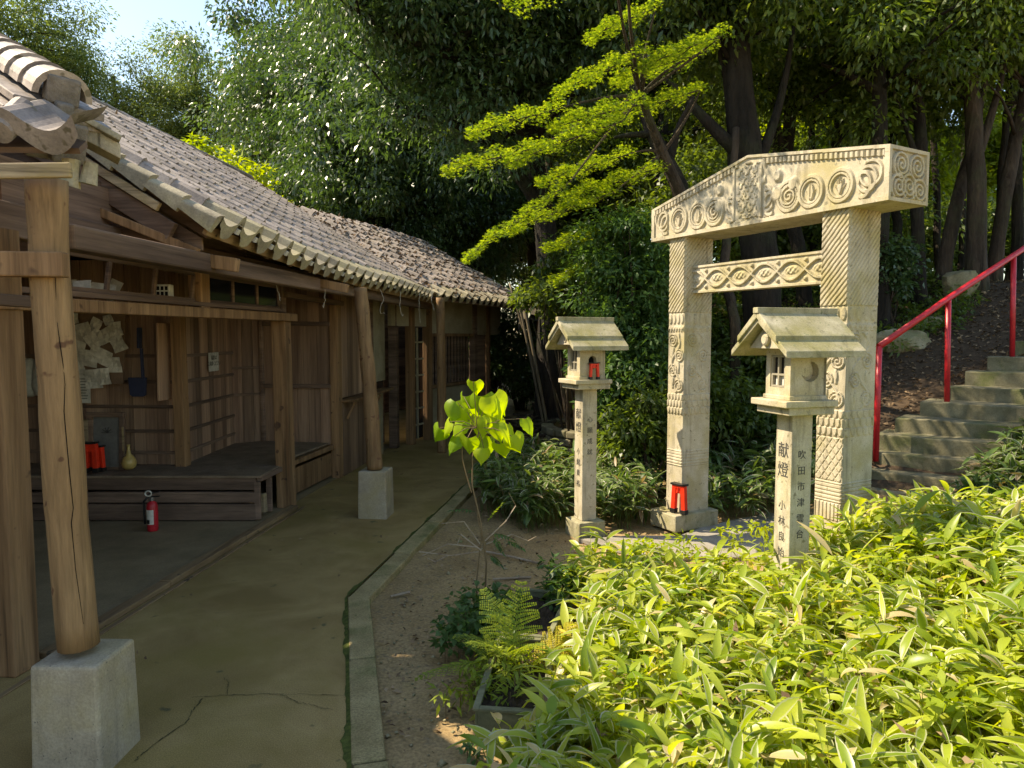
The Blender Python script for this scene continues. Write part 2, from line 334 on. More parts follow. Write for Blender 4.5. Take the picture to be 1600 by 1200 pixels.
post(7.88, -.09, 0, 2.1, .12, .1); post(9.05, -.08, 0, 2.2, .13, .12, wood_dark); post(10.0, .0, 0, 2.2, .13, .12, wood_dark)
# lintels (door head and upper beam), boards over them
mb = MB(); mb.bar(B(2.6, -.02, 1.755), B(6.55, -.03, 1.775), .12, .07); part(mb, 'lintel', wood_post, .006)
mb = MB(); mb.bar(B(2.6, -.03, 1.82), B(6.38, -.03, 1.832), .05, .03); part(mb, 'lintel', wood_dark, .004)
mb = MB(); mb.bar(B(2.9, -.03, 2.14), B(7.95, -.04, 2.15), .10, .16); part(mb, 'upper_beam', wood_dark, .008)
mb = MB(); mb.bar(B(6.4, -.04, 1.98), B(7.95, -.05, 1.97), .09, .05); part(mb, 'lintel', wood_dark, .006)
mb = MB()
for i in range(6): bb(mb, 3.3+i*.8, 3.3+i*.8+.79, -.06, -.035, 2.225, 2.44)
part(mb, 'gable_board', wood_dark)
# transom: frames with bars and dark glass
for (s0, s1, nb, tilt) in ((3.6, 4.95, 3, .05), (5.08, 6.34, 3, 0.)):
    fr = MB()
    for z in (1.855, 2.04): fr.bar(B(s0, -.06, z), B(s1, -.06, z), .022, .024)
    for i in range(nb+1):
        s = s0+.012+(s1-s0-.024)*i/nb; fr.bar(B(s-tilt*.4, -.06, 1.855), B(s+tilt*.4, -.06, 2.04), .022, .026, up=U)
    tr = part(fr, 'transom_window', wood_dark, .003)
    if not tilt:
        g = MB(); bb(g, s0, s1, -.066, -.062, 1.86, 2.04); part(g, 'pane', glass_d, p=tr)
mb = MB(); mb.bar(B(5.02, -.06, 1.80), B(5.02, -.06, 2.08), .12, .10, up=T); part(mb, 'post', wood_post, .006)
# plank walls of the recess
def planks(a, c, z0, z1, wd=.105, battens=(), mat=wood_plank, name='plank_wall', depth=.02, gap=.004, bw=.03):
    a, c = Vector(a), Vector(c); d = c-a; n = max(1, round(d.length/wd)); dn = d.normalized(); nrm = Vector((dn.y, -dn.x, 0)); m_ = MB()
    for i in range(n):
        p0 = a+d*(i/n); p1 = a+d*((i+1)/n)-dn*gap; off = nrm*kr.uniform(-.003, .003)
        m_.obox((p0+p1)/2+off+UP*(z0+z1)/2, (p1-p0)/2, nrm*depth/2, UP*(z1-z0)/2, kr.random())
    w_ = part(m_, name, mat)
    if battens:
        for z in battens: bm_ = MB(); bm_.obox((a+c)/2+nrm*(depth/2+.010)+UP*z, d/2, nrm*.010, UP*bw/2, .3); part(bm_, 'batten', wood_dark, .003, p=w_)
    return w_
def wp(px, y): return Vector(((px-800)/F*y/cp, y, 0))
zs = (.52, .72, .95, 1.18, 1.42)
A0, A1, C0, C1, D1 = wp(-60, 6.55), wp(282, 6.45), wp(362, 7.75), wp(412, 7.95), B(7.86, -.13)
planks(A0-Vector((1.2, -.1, 0)), A1, .38, 2.3, .115, zs); planks(A1, C0, .38, 2.3, .11, zs); planks(C0, C1, .38, 2.3, .11, (.95, 1.25))
planks(C1, D1, .38, 1.02, .13); planks(C1, D1, 1.06, 1.72, .16); planks(C1, D1, 1.76, 2.3, .13)
mb = MB(); dn = (D1-C1).normalized(); nr = Vector((dn.y, -dn.x, 0))
for z in (1.04, 1.74): mb.bar(C1+nr*.02+UP*z, D1+nr*.02+UP*z, .05, .045)
mb.bar(C1+nr*.03+UP*.38, C1+nr*.03+UP*2.2, .035, .05, up=nr); part(mb, 'wall_rail', wood_dark, .004)
mb = MB(); mb.bar(A1+Vector((.03, -.06, .38)), A1+Vector((.02, -.06, 2.2)), .10, .10, up=T); part(mb, 'post', wood_post, .006)
mb = MB(); mb.bar(A1+Vector((-.10, -.10, 1.02)), A1+Vector((-.09, -.10, 1.72)), .2, .02, up=T); part(mb, 'hanging_board', wood_plank, .004)
# raised platform
mb = MB(); P0, P1 = wp(-80, 5.95), wp(396, 5.95)
for (z, h) in ((.085, .15), (.215, .10), (.335, .12)): mb.obox((P0+P1)/2+Vector((0, .012*z, z)), (P1-P0)/2, (0, .02, 0), UP*(h/2-.004))
for k in range(3):
    mb.bar(P1+Vector((.012+k*.002, .0+.28*k, .02)), P1+Vector((.012+k*.002, .0+.28*k, .35)), .035, .05, up=(1, 0, 0))
mb.bar(P1+Vector((.03, 0, .375)), P1+Vector((.07, .55, .375)), .05, .045); part(mb, 'platform_front', wood_dark, .006)
mb = MB(); q0 = [P0+Vector((-1, -.03, .385)), P1+Vector((.05, -.03, .385)), P1+Vector((.06, .52, .385)), B(6.55, -.22, .385), B(7.8, -.16, .385), C1+Vector((0, 0, .385)), C0+Vector((0, .05, .385)), A1+Vector((0, .06, .385)), A0+Vector((-1, 0, .385))]
mb.prism(q0, (0, 0, .022)); part(mb, 'platform_top', mat_tatami, .004)
mb = MB(); mb.bar(B(6.6, -.17, .36), B(7.82, -.12, .36), .05, .05); mb.bar(B(6.6, -.20, .16), B(7.82, -.15, .16), .03, .26); part(mb, 'platform_front', wood_post, .006)
mb = MB(); bb(mb, -2.5, 14, -3.25, -3.2, 0, 4.2); bb(mb, 2.15, 2.2, -3.2, -.75, 0, 2.6); bb(mb, 10.5, 10.55, -3.2, -.3, 0, 2.5); part(mb, 'rear_wall', wood_dark)  # near stretch of the wall is run on out of view to block sun
mb = MB(); bb(mb, 3.9, 10.5, -3.2, -.08, 2.45, 2.48); part(mb, 'ceiling', wood_dark)
# closed stretch past the recess: tall boards, a shelf, lower panels
planks(B(7.95, -.06), B(9.0, -.06), .90, 2.35, .20, mat=wood_plank); planks(B(7.95, -.05), B(9.0, -.05), .0, .84, .26)
mb = MB(); mb.bar(B(7.9, .03, .87), B(9.6, .03, .89), .16, .03); mb.bar(B(7.98, .0, .66), B(8.0, .09, .85), .025, .025); mb.bar(B(9.0, .0, .66), B(9.0, .09, .85), .025, .025); part(mb, 'shelf', wood_post, .004)
planks(B(9.12, -.05), B(9.7, -.05), 1.0, 2.35, .3, mat=plaster); planks(B(9.12, -.04), B(9.55, -.04), 0, .84, .43, mat=plaster)
# far wing, bending right
W0 = Vector((-1.50, 10.25, 0)); WU = Vector((math.sin(math.radians(22)), math.cos(math.radians(22)), 0)); WT = Vector((WU.y, -WU.x, 0))
def Wp(s, t, z=0.): return W0+WU*s+WT*t+UP*z
def wb(mb, s0, s1, t0, t1, z0, z1, r=None): return mb.obox(Wp((s0+s1)/2, (t0+t1)/2, (z0+z1)/2), WU*(s1-s0)/2, WT*(t1-t0)/2, UP*(z1-z0)/2, r)
mb = MB(); wb(mb, .55, 3.4, -.06, 0, 1.63, 2.4); part(mb, 'upper_wall', plaster)
mb = MB(); wb(mb, .55, 2.2, -.06, 0, .0, .78); part(mb, 'lower_wall', plaster)
mb = MB(); wb(mb, -.5, .55, -.06, 0, 1.75, 2.4); part(mb, 'upper_wall', plaster)
for (s, wd) in ((-.02, .10), (.50, .11), (2.15, .12), (2.75, .09)):
    mb = MB(); wb(mb, s, s+wd, -.07, .045, 0, 2.35); part(mb, 'post', wood_post if s != 2.15 else wood_dark, .006)
mb = MB(); wb(mb, .10, .48, -.10, -.06, .05, 1.73); dr = part(mb, 'lattice_door', glass_d)
mb = MB()
for z in (.25, .5, .75, 1.0, 1.25, 1.5): wb(mb, .10, .48, -.058, -.04, z, z+.025)
wb(mb, .10, .15, -.058, -.035, .05, 1.73); wb(mb, .27, .30, -.056, -.03, .05, 1.73); part(mb, 'door_bar', plaster, p=dr)
mb = MB(); wb(mb, .62, 2.14, -.10, -.08, .8, 1.62); wn = part(mb, 'barred_window', glass_d)
mb = MB()
for i in range(13): wb(mb, .66+i*.115, .69+i*.115, -.07, -.04, .84, 1.60)
part(mb, 'window_bar', wood_dark, p=wn)
mb = MB()
wb(mb, .6, 2.15, -.08, .03, .79, .84); part(mb, 'window_sill', wood_post, .004, p=wn)
mb = MB(); wb(mb, .6, 2.15, -.08, .03, 1.60, 1.65); part(mb, 'window_head', wood_post, .004, p=wn)
dimp = plain('dim_paper', (.3, .29, .25))
for i in (6, 7, 9, 10): mb = MB(); wb(mb, .70+i*.115, .765+i*.115, -.078, -.074, .88, 1.12); part(mb, 'paper_panel', dimp, p=wn)
mb = MB(); wb(mb, 2.28, 2.74, -.05, -.02, .75, 1.75); part(mb, 'plank_wall', wood_dark)
mb = MB(); wb(mb, 2.28, 2.74, -.05, -.01, 0, .74); part(mb, 'lower_wall', plaster_ochre)
mb = MB(); wb(mb, -.5, 6.0, -2.8, -2.7, 0, 3.2); wb(mb, 4.6, 4.66, -2.8, -.6, 0, 2.3); part(mb, 'rear_wall', wood_dark)
mb = MB(); wb(mb, 3.0, 4.6, -.7, -.66, 0, 2.2); part(mb, 'dark_end_sheet', dark_m)  # near-black sheet; its colour stands in for the shade past the last post
# log eave posts on concrete footings
def log_post(pts, rad, foot, fw, fh):
    m_ = MB(); P = [Vector(p) for p in pts]; res = []; rr = []
    n = 14
    for i in range(n+1):
        u = i/n*(len(P)-1); k = min(int(u), len(P)-2); f = u-k; f = f*f*(3-2*f)
        res.append(P[k].lerp(P[k+1], f)); rr.append(rad[0]+(rad[1]-rad[0])*i/n+kr.uniform(-.0025, .0025))
    m_.tube(res, rr, 20, wob=.05); lg = part(m_, 'log_post', wood_log, smooth=True)
    if foot and pts[0].y < 4:      # drying split down the side of the nearest log
        m_ = MB(); dv = Vector((.72, -.69, 0)); m_.tube([p+dv*(r_*.985)+Vector((.004*math.sin(i*1.9), .004*math.sin(i*1.9), 0)) for i, (p, r_) in enumerate(zip(res, rr))][1:12], [.0008, .0014, .002, .0022, .0018, .0022, .0016, .002, .0014, .0012, .0006], 5); part(m_, 'drying_split', dark_m, p=lg)
    if foot:
        c, d = Vector((foot[0].x, foot[0].y, 0)), Vector(foot[1]).normalized(); s_ = Vector((d.y, -d.x, 0)); f_ = MB()
        V = []
        for (z, k) in ((-.04, 1.05), (fh-.0, .985)):
            for (i, j) in ((-1, -1), (1, -1), (1, 1), (-1, 1)): V.append(c+d*(i*fw/2*k)+s_*(j*fw/2*k)+UP*z)
        f_.add(V, [(0, 1, 2, 3), (7, 6, 5, 4), (0, 4, 5, 1), (1, 5, 6, 2), (2, 6, 7, 3), (3, 7, 4, 0)])
        part(f_, 'footing', concrete, .012)
    return lg
log_post([at(123, 1008, 2.55), at(104, 800, 2.53), at(92, 600, 2.5), at(78, 430, 2.48), at(73, 280, 2.46)], (.070, .063), (gz(132, 1020, .41), (.03, 1, 0)), .25, .415)
log_post([at(586, 733, 6.12), at(577, 600, 6.14), at(563, 450, 6.16)], (.068, .058), (gz(587, 731, .43), (.1, 1, 0)), .25, .42)
log_post([at(690, 708, 9.55), at(690, 600, 9.55), at(688, 465, 9.5)], (.062, .058), None, 0, 0)
# tie boards round the near log post
mb = MB(); mb.bar(at(-40, 412, 2.40), at(103, 414, 2.41), .05, .085); part(mb, 'tie_beam', wood_post, .006)
mb = MB(); mb.bar(at(-30, 466, 2.9), at(50, 472, 3.1), .05, .05); part(mb, 'tie_beam', wood_dark, .006)
mb = MB(); mb.bar(at(-40, 268, 2.30), at(112, 266, 2.34), .02, .05); part(mb, 'eave_board', wood_pale, .006)
# ---- tiled roof
TAN = .61; ZE = 2.15; TE = .60; S0 = 4.06
slope = Vector((T.x, T.y, -TAN)).normalized(); rn = slope.cross(U).normalized()
if rn.z < 0: rn = -rn
def rise(s): return .10*max(0., 1-(s-S0)/3.4)**1.6
def roofpt(s, d, h=0.): return B(s, TE, ZE+rise(s))-slope*d+rn*h     # d = distance up the slope from the eave
PW, PL = .235, .225
def wave(u):   # pan tile cross-section, u in 0..1
    return np.where(u < .70, .012-.034*np.sin(np.pi*u/.70), .012+.06*np.abs(np.sin(np.pi*(u-.70)/.30))**.55)
def tile_patch(mb, fpt, s0, d0, lip=.012, flap=0., w_=PW, l_=PL, jit=1.):
    us = np.array([0, .12, .25, .38, .5, .62, .70, .76, .85, .93, 1.0]); hs = wave(us)
    js, jd, jh, ja = (kr.uniform(-.0025, .0025)*jit, kr.uniform(-.005, .005)*jit, kr.uniform(-.003, .005)*jit, kr.uniform(-.006, .006)*jit)
    top = [fpt(s0+u*w_*1.03+js, d0+l_*1.12+jd, h-.006+jh) for u, h in zip(us, hs)]
    bot = [fpt(s0+u*w_*1.03+js+ja*.5, d0+jd, h+lip+jh+ja*u) for u, h in zip(us, hs)]
    low = [fpt(s0+u*w_*1.03+js+ja*.5, d0+jd, h-.004-(flap*(1.0 if .15 < u < .66 else .35 if flap else 0))) for u, h in zip(us, hs)]
    n = len(us); r = kr.random()
    mb.add(top+bot+low, [(i, i+1, n+i+1, n+i) for i in range(n-1)]+[(n+i, n+i+1, 2*n+i+1, 2*n+i) for i in range(n-1)], r)
S0, S1 = 4.06, 10.6; lime_mort = plain('lime_mortar', (.55, .52, .45), .9)
ncol = int((S1-S0)/PW); nrow = 15
sag = lambda s: -.02*math.sin((s-S0)*1.15)
tm = MB(); em = MB(); mm = MB()
for c in range(ncol):
    s = S0+c*PW
    for r_ in range(nrow):
        f = lambda a, d, h: roofpt(a, d, h+sag(a))
        if r_ == 0: tile_patch(em, f, s, -.03, .022, .055)
        else: tile_patch(tm, f, s, r_*PL)
    if kr.random() < .8:
        mm = MB(); p = roofpt(s+PW*.86, -.015, -.01+sag(s)); mm.obox(p, U*.02*kr.uniform(.6, 1.2), slope*.02, rn*.016, kr.random()); part(mm, 'mortar_dab', lime_mort)
part(tm, 'roof_tiles', tile_m)
for o_ in hall.children:
    if o_.name.startswith('roof_tiles'): RT = o_
part(em, 'eave_tiles', tile_edge)
# underside: boards, rafters, eave fascia
mb = MB(); k = 0
for i in range(14):
    d0 = .05+i*.265
    for j in range(12): sa, sb_ = S0+(S1-S0)*j/12, S0+(S1-S0)*(j+1)/12; mb.bar(roofpt(sa, d0+.15, -.055), roofpt(sb_, d0+.15, -.055), .30, .02, up=rn)
part(mb, 'roof_boards', wood_dark)
for i in range(17):
    s = S0+.12+i*.385; mb = MB(); mb.bar(roofpt(s, .06, -.10), roofpt(s, 1.3, -.10), .045, .055, up=rn); part(mb, 'rafter', wood_dark, .004)
mb = MB()
for j in range(12): mb.bar(roofpt(S0+(S1-S0)*j/12, .03, -.075), roofpt(S0+(S1-S0)*(j+1)/12, .03, -.075), .03, .06, up=rn)
part(mb, 'fascia', wood_sill, .004)
mb = MB(); mb.bar(B(3.1, .42, 2.03), B(10.3, .42, 2.05), .10, .11); part(mb, 'eave_beam', wood_dark, .012)
# ridge
mb = MB()
mb.bar(roofpt(S0-.05, nrow*PL+.05, .01), roofpt(S1, nrow*PL+.05, .01), .24, .04, up=rn)
P = [roofpt(S0-.06+j*.27, nrow*PL+.05, .03) for j in range(25)]
for a, c in zip(P[:-1], P[1:]): mb.tube([a, c+U*.03], [.07, .062], 12)
part(mb, 'ridge', tile_m, smooth=False)
mb = MB(); q_ = [B(-2.5, -.85, 3.02), B(S0-.1, -.85, 3.02), B(S0-.1, -2.5, 4.0), B(-2.5, -2.5, 4.0)]; mb.prism(q_, UP*.06); part(mb, 'unseen_shade_slab', tile_m)  # unseen slab, added to keep sun off the near path
# rear slope (keeps the sun out)
mb = MB(); tp = roofpt(-2.5, nrow*PL+.05, -.05)-UP*.2; tq = roofpt(S1, nrow*PL+.05, -.05); dv = -T*2.2-UP*1.4
mb.prism([tp, tq, tq+dv, tp+dv], rn*.05); part(mb, 'rear_roof', tile_m)
# verge: downturned tiles along the gable edge, barge boards below
vm = MB()
for i in range(12):
    d0 = -.02+i*PL; off = -.006*i
    us = np.linspace(0, 1, 9); r = kr.random(); V = []
    for e, dd in enumerate((d0, d0+PL*1.06)):
        lift = .03 if e == 0 else .005
        for u in us:     # top roll, then flap hanging over the gable side
            a = u*math.pi*.5
            V.append(roofpt(S0+.02-.07*math.sin(a), dd, .035*math.cos(a)+lift-.02+sag(S0)))
        fl = .03+.05*(.5+.5*math.cos(math.pi*(0 if e == 0 else 1.)))
        V.append(roofpt(S0-.052, dd, lift-.02-fl)); V.append(roofpt(S0-.028, dd, lift-.02-fl))
    n = 11; vm.add(V, [(k, k+1, n+k+1, n+k) for k in range(n-1)]+[tuple(range(n-1, -1, -1)), tuple(range(n, 2*n))], r)
part(vm, 'verge_tiles', tile_edge)
def raft(d0, d1, drop, s, wd, ht, nm, mt):
    m_ = MB(); m_.bar(roofpt(s, d0, -drop), roofpt(s, d1, -drop), wd, ht, up=rn); part(m_, nm, mt, .005)
raft(.32, 2.6, .105, S0-.02, .03, .05, 'barge_board', wood_pale); raft(.2, 2.6, .19, S0+.01, .04, .11, 'barge_board', wood_dark); raft(.1, 2.6, .31, S0+.05, .06, .12, 'barge_board', wood_dark)
mb = MB(); mb.prism([B(S0+.1, TE-.15, ZE-.05), B(S0+.1, -2.4, ZE-.05), B(S0+.1, -2.4, ZE+1.7), B(S0+.1, TE-.15, ZE+.02)], U*.02); part(mb, 'gable_wall', wood_dark)
mb = MB(); mb.bar(at(80, 300, 3.95), at(310, 395, 4.05), .05, .05); part(mb, 'gable_rail', wood_post, .006)
mb = MB(); mb.bar(B(6.0, .12, 2.12), B(6.0, .70, 2.0), .05, .07); part(mb, 'bracket_beam', wood_post, .006); mb = MB(); mb.bar(B(4.25, -.2, 2.15), B(4.25, .62, 2.02), .06, .08); part(mb, 'bracket_beam', wood_post, .006)
# far wing roof: leaf-strewn tiles on a second slope
FE = Wp(-.35, .66, 2.17); fsl = Vector((WT.x, WT.y, -.56)).normalized(); frn = fsl.cross(WU).normalized(); frn = frn if frn.z > 0 else -frn
def froof(s, d, h=0.): return FE+WU*s-fsl*d+frn*(h-.012*max(0, s-2.2)**2)
tm = MB(); em = MB()
for c in range(16):
    for r_ in range(12): tile_patch(em if r_ == 0 else tm, froof, c*PW-.1, -.03 if r_ == 0 else r_*PL, .02, .05 if r_ == 0 else 0, jit=1.5)
part(tm, 'roof_tiles', tile_m); part(em, 'eave_tiles', tile_edge)
mb = MB(); mb.prism([froof(-.2, 0, -.05), froof(3.7, 0, -.05), froof(3.7, 2.72, -.05), froof(-.2, 2.72, -.05)], -frn*.03); part(mb, 'roof_boards', wood_dark)
mb = MB()
pa = [froof(3.6, .0, -.02), froof(3.6, 1.2, .05), froof(3.6, 2.5, .05)]; G = []
for i in range(9):
    u = i/8; G.append([froof(3.5+u*1.25, d*.35-.1+.25*u, .03-.34*u*u+kr.uniform(-.03, .03)) for d in range(8)])
mb.grid(np.array([[list(p) for p in row] for row in G])); part(mb, 'thatch_end', thatch_m)
# near lean-to roof piece: two wavy eave tiles (more added out of view to block sun), flat course tiles and a hip ridge of round cover tiles
EX = Vector((1, .06, 0)).normalized(); EN = Vector((0, -.86, -.5)).normalized(); eno = Vector((0, -.5, .86))
e0 = at(108, 212, 2.42)
def hpt(s, d, h): return e0+EX*s-EN*d+eno*h
hm = MB()
for c in range(9):
    for r_ in range((1, 1, 2, 3, 4, 5, 6, 7, 7)[c]):
        us = np.linspace(0, 1, 13); w_ = .262; s0 = -w_*(c+1)+.03*(c == 0); d0 = r_*.2; rr = kr.random(); V = []
        hs = np.array([.055*(1-abs(math.sin(math.pi*min(1, u/.72)))**.9)-.03+(.02*math.sin(math.pi*(u-.72)/.28) if u > .72 else 0) for u in us[::-1]])
        for (dd, lift) in ((d0+.24, 0), (d0, .025), (d0, -.045 if r_ == 0 else 0)):
            for u, h in zip(us, hs): V.append(hpt(s0+u*w_, dd, h+lift+.02-(.012*math.sin(u*3.1) if lift < 0 else 0)))
        n = 13; hm.add(V, [(i, i+1, n+i+1, n+i) for i in range(n-1)]+[(n+i, n+i+1, 2*n+i+1, 2*n+i) for i in range(n-1)], rr)
    hm.tube([hpt(-.262*(c+1)+.045, -.012, .012), hpt(-.262*(c+1)+.045, .16, .05)], .042, 14)
part(hm, 'lean_to_tiles', tile_m)
mb = MB(); mb.prism([hpt(.0, .03, -.07), hpt(-2.3, .03, -.07), hpt(-2.3, 1.5, -.07), hpt(-1.3, 1.05, -.07), hpt(-.6, .45, -.07), hpt(-.02, .12, -.07)], eno*.02); part(mb, 'roof_boards', wood_dark)
RE = at(98, 158, 2.66); rd = Vector((-.62, .52, .36)).normalized(); rs = rd.cross(UP).normalized(); ru = rs.cross(rd)
rm = MB()
for i in range(7):
    a = RE+rd*(.17*i)+UP*.01; n = 13; V = []
    for (dd, rr_) in ((0, .100), (.20, .086)):
        for tk in (0, -.022):
            for k in range(n):
                an = math.pi*k/(n-1); V.append(a+rd*dd+rs*math.cos(an)*(rr_+tk)+ru*(math.sin(an)*(rr_+tk)))
    Fq = [(k, k+1, 2*n+k+1, 2*n+k) for k in range(n-1)]+[(k, k+1, n+k+1, n+k) for k in range(n-1)]+[(n+k, n+k+1, 3*n+k+1, 3*n+k) for k in range(n-1)]
    rm.add(V, Fq, kr.random())
part(rm, 'hip_ridge_cover', tile_m, smooth=False)
nm_ = MB()
for j, (dz, wd) in enumerate(((-.03, .30), (-.075, .36))):
    for i in range(5):
        a = RE+rd*(.02+.25*i)+ru*dz; nm_.obox(a+rd*.12, rd*.13, rs*(wd/2), ru*.012+Vector((0, 0, .004*kr.random())), kr.random())
part(nm_, 'hip_ridge_course', tile_m, .004)
mb = MB(); mb.obox(RE+rd*.6-ru*.15, rd*.6, rs*.10, ru*.075); mb.obox(RE+rd*.02+ru*.035, rd*.03, rs*.055, ru*.05); mb.bar(RE+rd*-.01+ru*.0, RE-ru*.22+rd*.0, .07, .06, up=rs); part(mb, 'hip_ridge_clay', mortar, .01)
sr = Vector((.62, .42, -.35)).normalized(); m2 = MB()
for i in range(3):
    a = RE+rd*.16+sr*(.07+.07*i)-UP*.02; m2.obox(a-UP*.03, sr*.045, sr.cross(UP).normalized()*.09, sr.cross(UP).normalized().cross(sr)*.012, kr.random()); m2.obox(a-UP*.075, sr*.045, sr.cross(UP).normalized()*.06, UP*.03, kr.random())
part(m2, 'hip_ridge_course', tile_edge, .004)
mb = MB(); kb = at(112, 268, 2.55); mb.tube([kb+Vector((-.0, 0, .04)), kb+Vector((.0, 0, .0)), kb+Vector((-.015, 0, -.05))], [.03, .025, .04], 10); mb.tube([kb+Vector((.06, .02, .035)), kb+Vector((.045, .02, -.04))], [.022, .03], 10); part(mb, 'eave_tile_end', tile_edge)
# loose wires curling below the eave
for (px, py, y, l_) in ((433, 450, 5.4, .22), (507, 458, 6.0, .24), (596, 470, 7.2, .24), (625, 472, 7.8, .25), (655, 478, 8.6, .28), (675, 478, 8.9, .2)):
    a = at(px, py-18, y); sw, cu, ln = kr.uniform(-.02, .02), kr.uniform(-.008, .026), l_*kr.uniform(.75, 1.25); pts = [a+Vector((sw*math.sin(i*.8+px)+cu*max(0, i-6)+.004*math.sin(i*2.3), .006*math.sin(i*1.1+py), -ln*min(i, 8+kr.random())/8+.012*max(0, i-9))) for i in range(12)]
    m_ = MB(); m_.tube(pts, .0026, 5); part(m_, 'loose_wire', plain('pale_wire', (.45, .42, .36), .7))
# ------------------------------------------------------------------ lettering
def text(body, size, origin, X_, Y_, mat, parent, name='lettering', ext=.0012, vertical=False, lh=1.18, align='CENTER', thick=.0):
    c = bpy.data.curves.new('txt', 'FONT'); c.body = '\n'.join(body) if vertical else body; c.size = size; c.extrude = ext; c.space_line = lh
    c.align_x = align; c.align_y = 'TOP'; c.offset = thick; c.resolution_u = 3
    o = bpy.data.objects.new('txt', c); COL.objects.link(o); bpy.context.view_layer.update()
    me = bpy.data.meshes.new_from_object(o.evaluated_get(bpy.context.evaluated_depsgraph_get())); bpy.data.objects.remove(o); bpy.data.curves.remove(c)
    X_, Y_ = Vector(X_).normalized(), Vector(Y_).normalized(); Z_ = X_.cross(Y_)
    M = Matrix((X_, Y_, Z_)).transposed().to_4x4(); off = Vector(OFF.get(parent.name, parent.location)) if parent else Vector()
    M.translation = Vector(origin)-off; me.transform(M); me.materials.clear(); me.materials.append(mat); me.name = name
    o = bpy.data.objects.new(name, me); COL.objects.link(o)
    if parent: o.parent = parent
    return o
# ------------------------------------------------------------------ things inside the hall
BX = Vector((1, .06, 0)).normalized()
def wall_at(px, py, y=6.36): return at(px, py, y)
m_ = MB(); m_.prism([wall_at(98, 478), wall_at(196, 484), wall_at(192, 600), wall_at(98, 600)], (0, .02, 0))
tag(m_.build('pin_board', card_m), 'brown card board on the inner wall, covered with pinned notes', 'notice board')
pap = [(108, 520, 26, 34, 8), (118, 545, 30, 30, -20), (132, 520, 24, 30, 15), (150, 530, 28, 26, 35), (166, 525, 24, 22, 25), (178, 518, 20, 22, 30), (186, 538, 22, 22, 22), (183, 512, 16, 18, 10), (140, 560, 28, 26, -10), (158, 556, 34, 24, -25), (122, 572, 18, 30, 12), (180, 570, 20, 24, 0), (146, 592, 26, 30, 3), (164, 588, 18, 26, 5), (112, 495, 22, 22, 5), (150, 508, 16, 22, -30), (170, 500, 14, 16, 12)]
for i, (px, py, w_, h_, an) in enumerate(pap):
    c = wall_at(px, py, 6.335-.004*(i % 5)); k = 6.34/F; a = math.radians(an); X_ = Vector((math.cos(a), 0, math.sin(a))); Z_ = Vector((-math.sin(a), -.15, math.cos(a)))
    V = []; nq = 4
    for j in range(nq):
        for q in range(nq):
            u, v = j/(nq-1)-.5, q/(nq-1)-.5; V.append(c+X_*u*w_*k+Z_*v*h_*k+Vector((0, -.012*math.sin(3*u+4*v+i)-.01, 0)))
    m_ = MB(); m_.grid(np.array([list(v) for v in V]).reshape(nq, nq, 3)); 
    tag(m_.build('note_sheet', paper_m), 'off-white note sheet pinned loosely on the brown board inside the hall', 'paper', 'note sheets pinned on the brown board')
c = wall_at(126, 608, 6.33); m_ = MB(); k = 6.33/F; m_.obox(c, (15*k, 0, 0), (0, .002, 0), (0, .0, 22*k)); ls = m_.build('letter_sheet', paper_m)
tag(ls, 'handwritten letter sheet with lines of small writing hanging below the pin board', 'paper')
m_ = MB()
for j in range(8): m_.obox(c+Vector((-.004*(j % 3), -.004, (16-4.4*j)*k)), ((12-(j % 3))*k, 0, 0), (0, .0006, 0), (0, 0, .5*k))
m_.build('writing', ink, ls)
m_ = MB(); c = Vector((-2.985, 6.62, 0)); c = A1.lerp(C0, .55)+Vector((.035, 0, 1.34)); d = (C0-A1).normalized(); nr = Vector((d.y, -d.x, 0))
m_.obox(c, d*.13, nr*.002, UP*.095); nt_ = m_.build('notice_sheet', paper_m); tag(nt_, 'white printed notice taped on the plank side wall of the recess', 'notice')
text('撮影は\nご遠慮ください', .05, c+nr*.004+UP*.065, d, UP, ink, nt_, 'notice_text', .0005)
for px in (52, 62):   # pale sacks hanging behind the log post
    m_ = MB(); c = at(px-6+10*(px > 55), 588, 6.1); m_.lathe(c-UP*.18, [(.02, .34), (.05, .32), (.075, .22), (.085, .1), (.06, .02), (.02, 0)], 14)
    tag(m_.build('cloth_bag', plain('pale_cloth', (.4, .39, .34), .9), smooth=True), 'pale cloth bag hanging behind the log post, '+('nearer the corner post' if px < 55 else 'touching the log post outline'), 'bag')
bdy = empty('framed_picture', at(166, 735, 6.2), 'dark framed ink sketch leaning on the plank wall, standing on the platform', 'picture')
m_ = MB(); k = 6.2/F; c = at(167, 690, 6.22); m_.obox(c, (22*k, 0, 0), (0, .004, 0), (0, .02, 43*k)); m_.build('picture_sheet', plain('grey_mount', (.16, .155, .14)), bdy)
m_ = MB()
for sx in (-1, 1): m_.obox(c+Vector((sx*25*k, -.01, 0)), (4*k, 0, 0), (0, .012, 0), (0, .02, 46*k))
for sz in (-1, 1): m_.obox(c+Vector((0, -.012, sz*43*k)), (29*k, 0, 0), (0, .012, 0), (0, .0, 3.5*k))
m_.build('frame', wood_dark, bdy, .003)
m_ = MB(); m_.obox(c+Vector((-30*k, -.02, 6*k)), (3*k, 0, 0), (0, .004, 0), (0, 0, 30*k)); m_.build('carved_edge', wood_pale, bdy); m_ = MB(); m_.obox(c+Vector((28*k, -.024, -6*k)), (1.4*k, 0, 0), (0, .004, 0), (0, 0, 30*k)); m_.build('carved_edge', wood_pale, bdy)
m_ = MB()
for a in range(6): an = a*math.pi/5.5+.2; m_.bar(c+Vector((2*k, -.008, 14*k)), c+Vector((2*k+math.cos(an)*9*k, -.009, 14*k+math.sin(an)*9*k)), .004, .004)
m_.build('ink_sketch', ink, bdy)
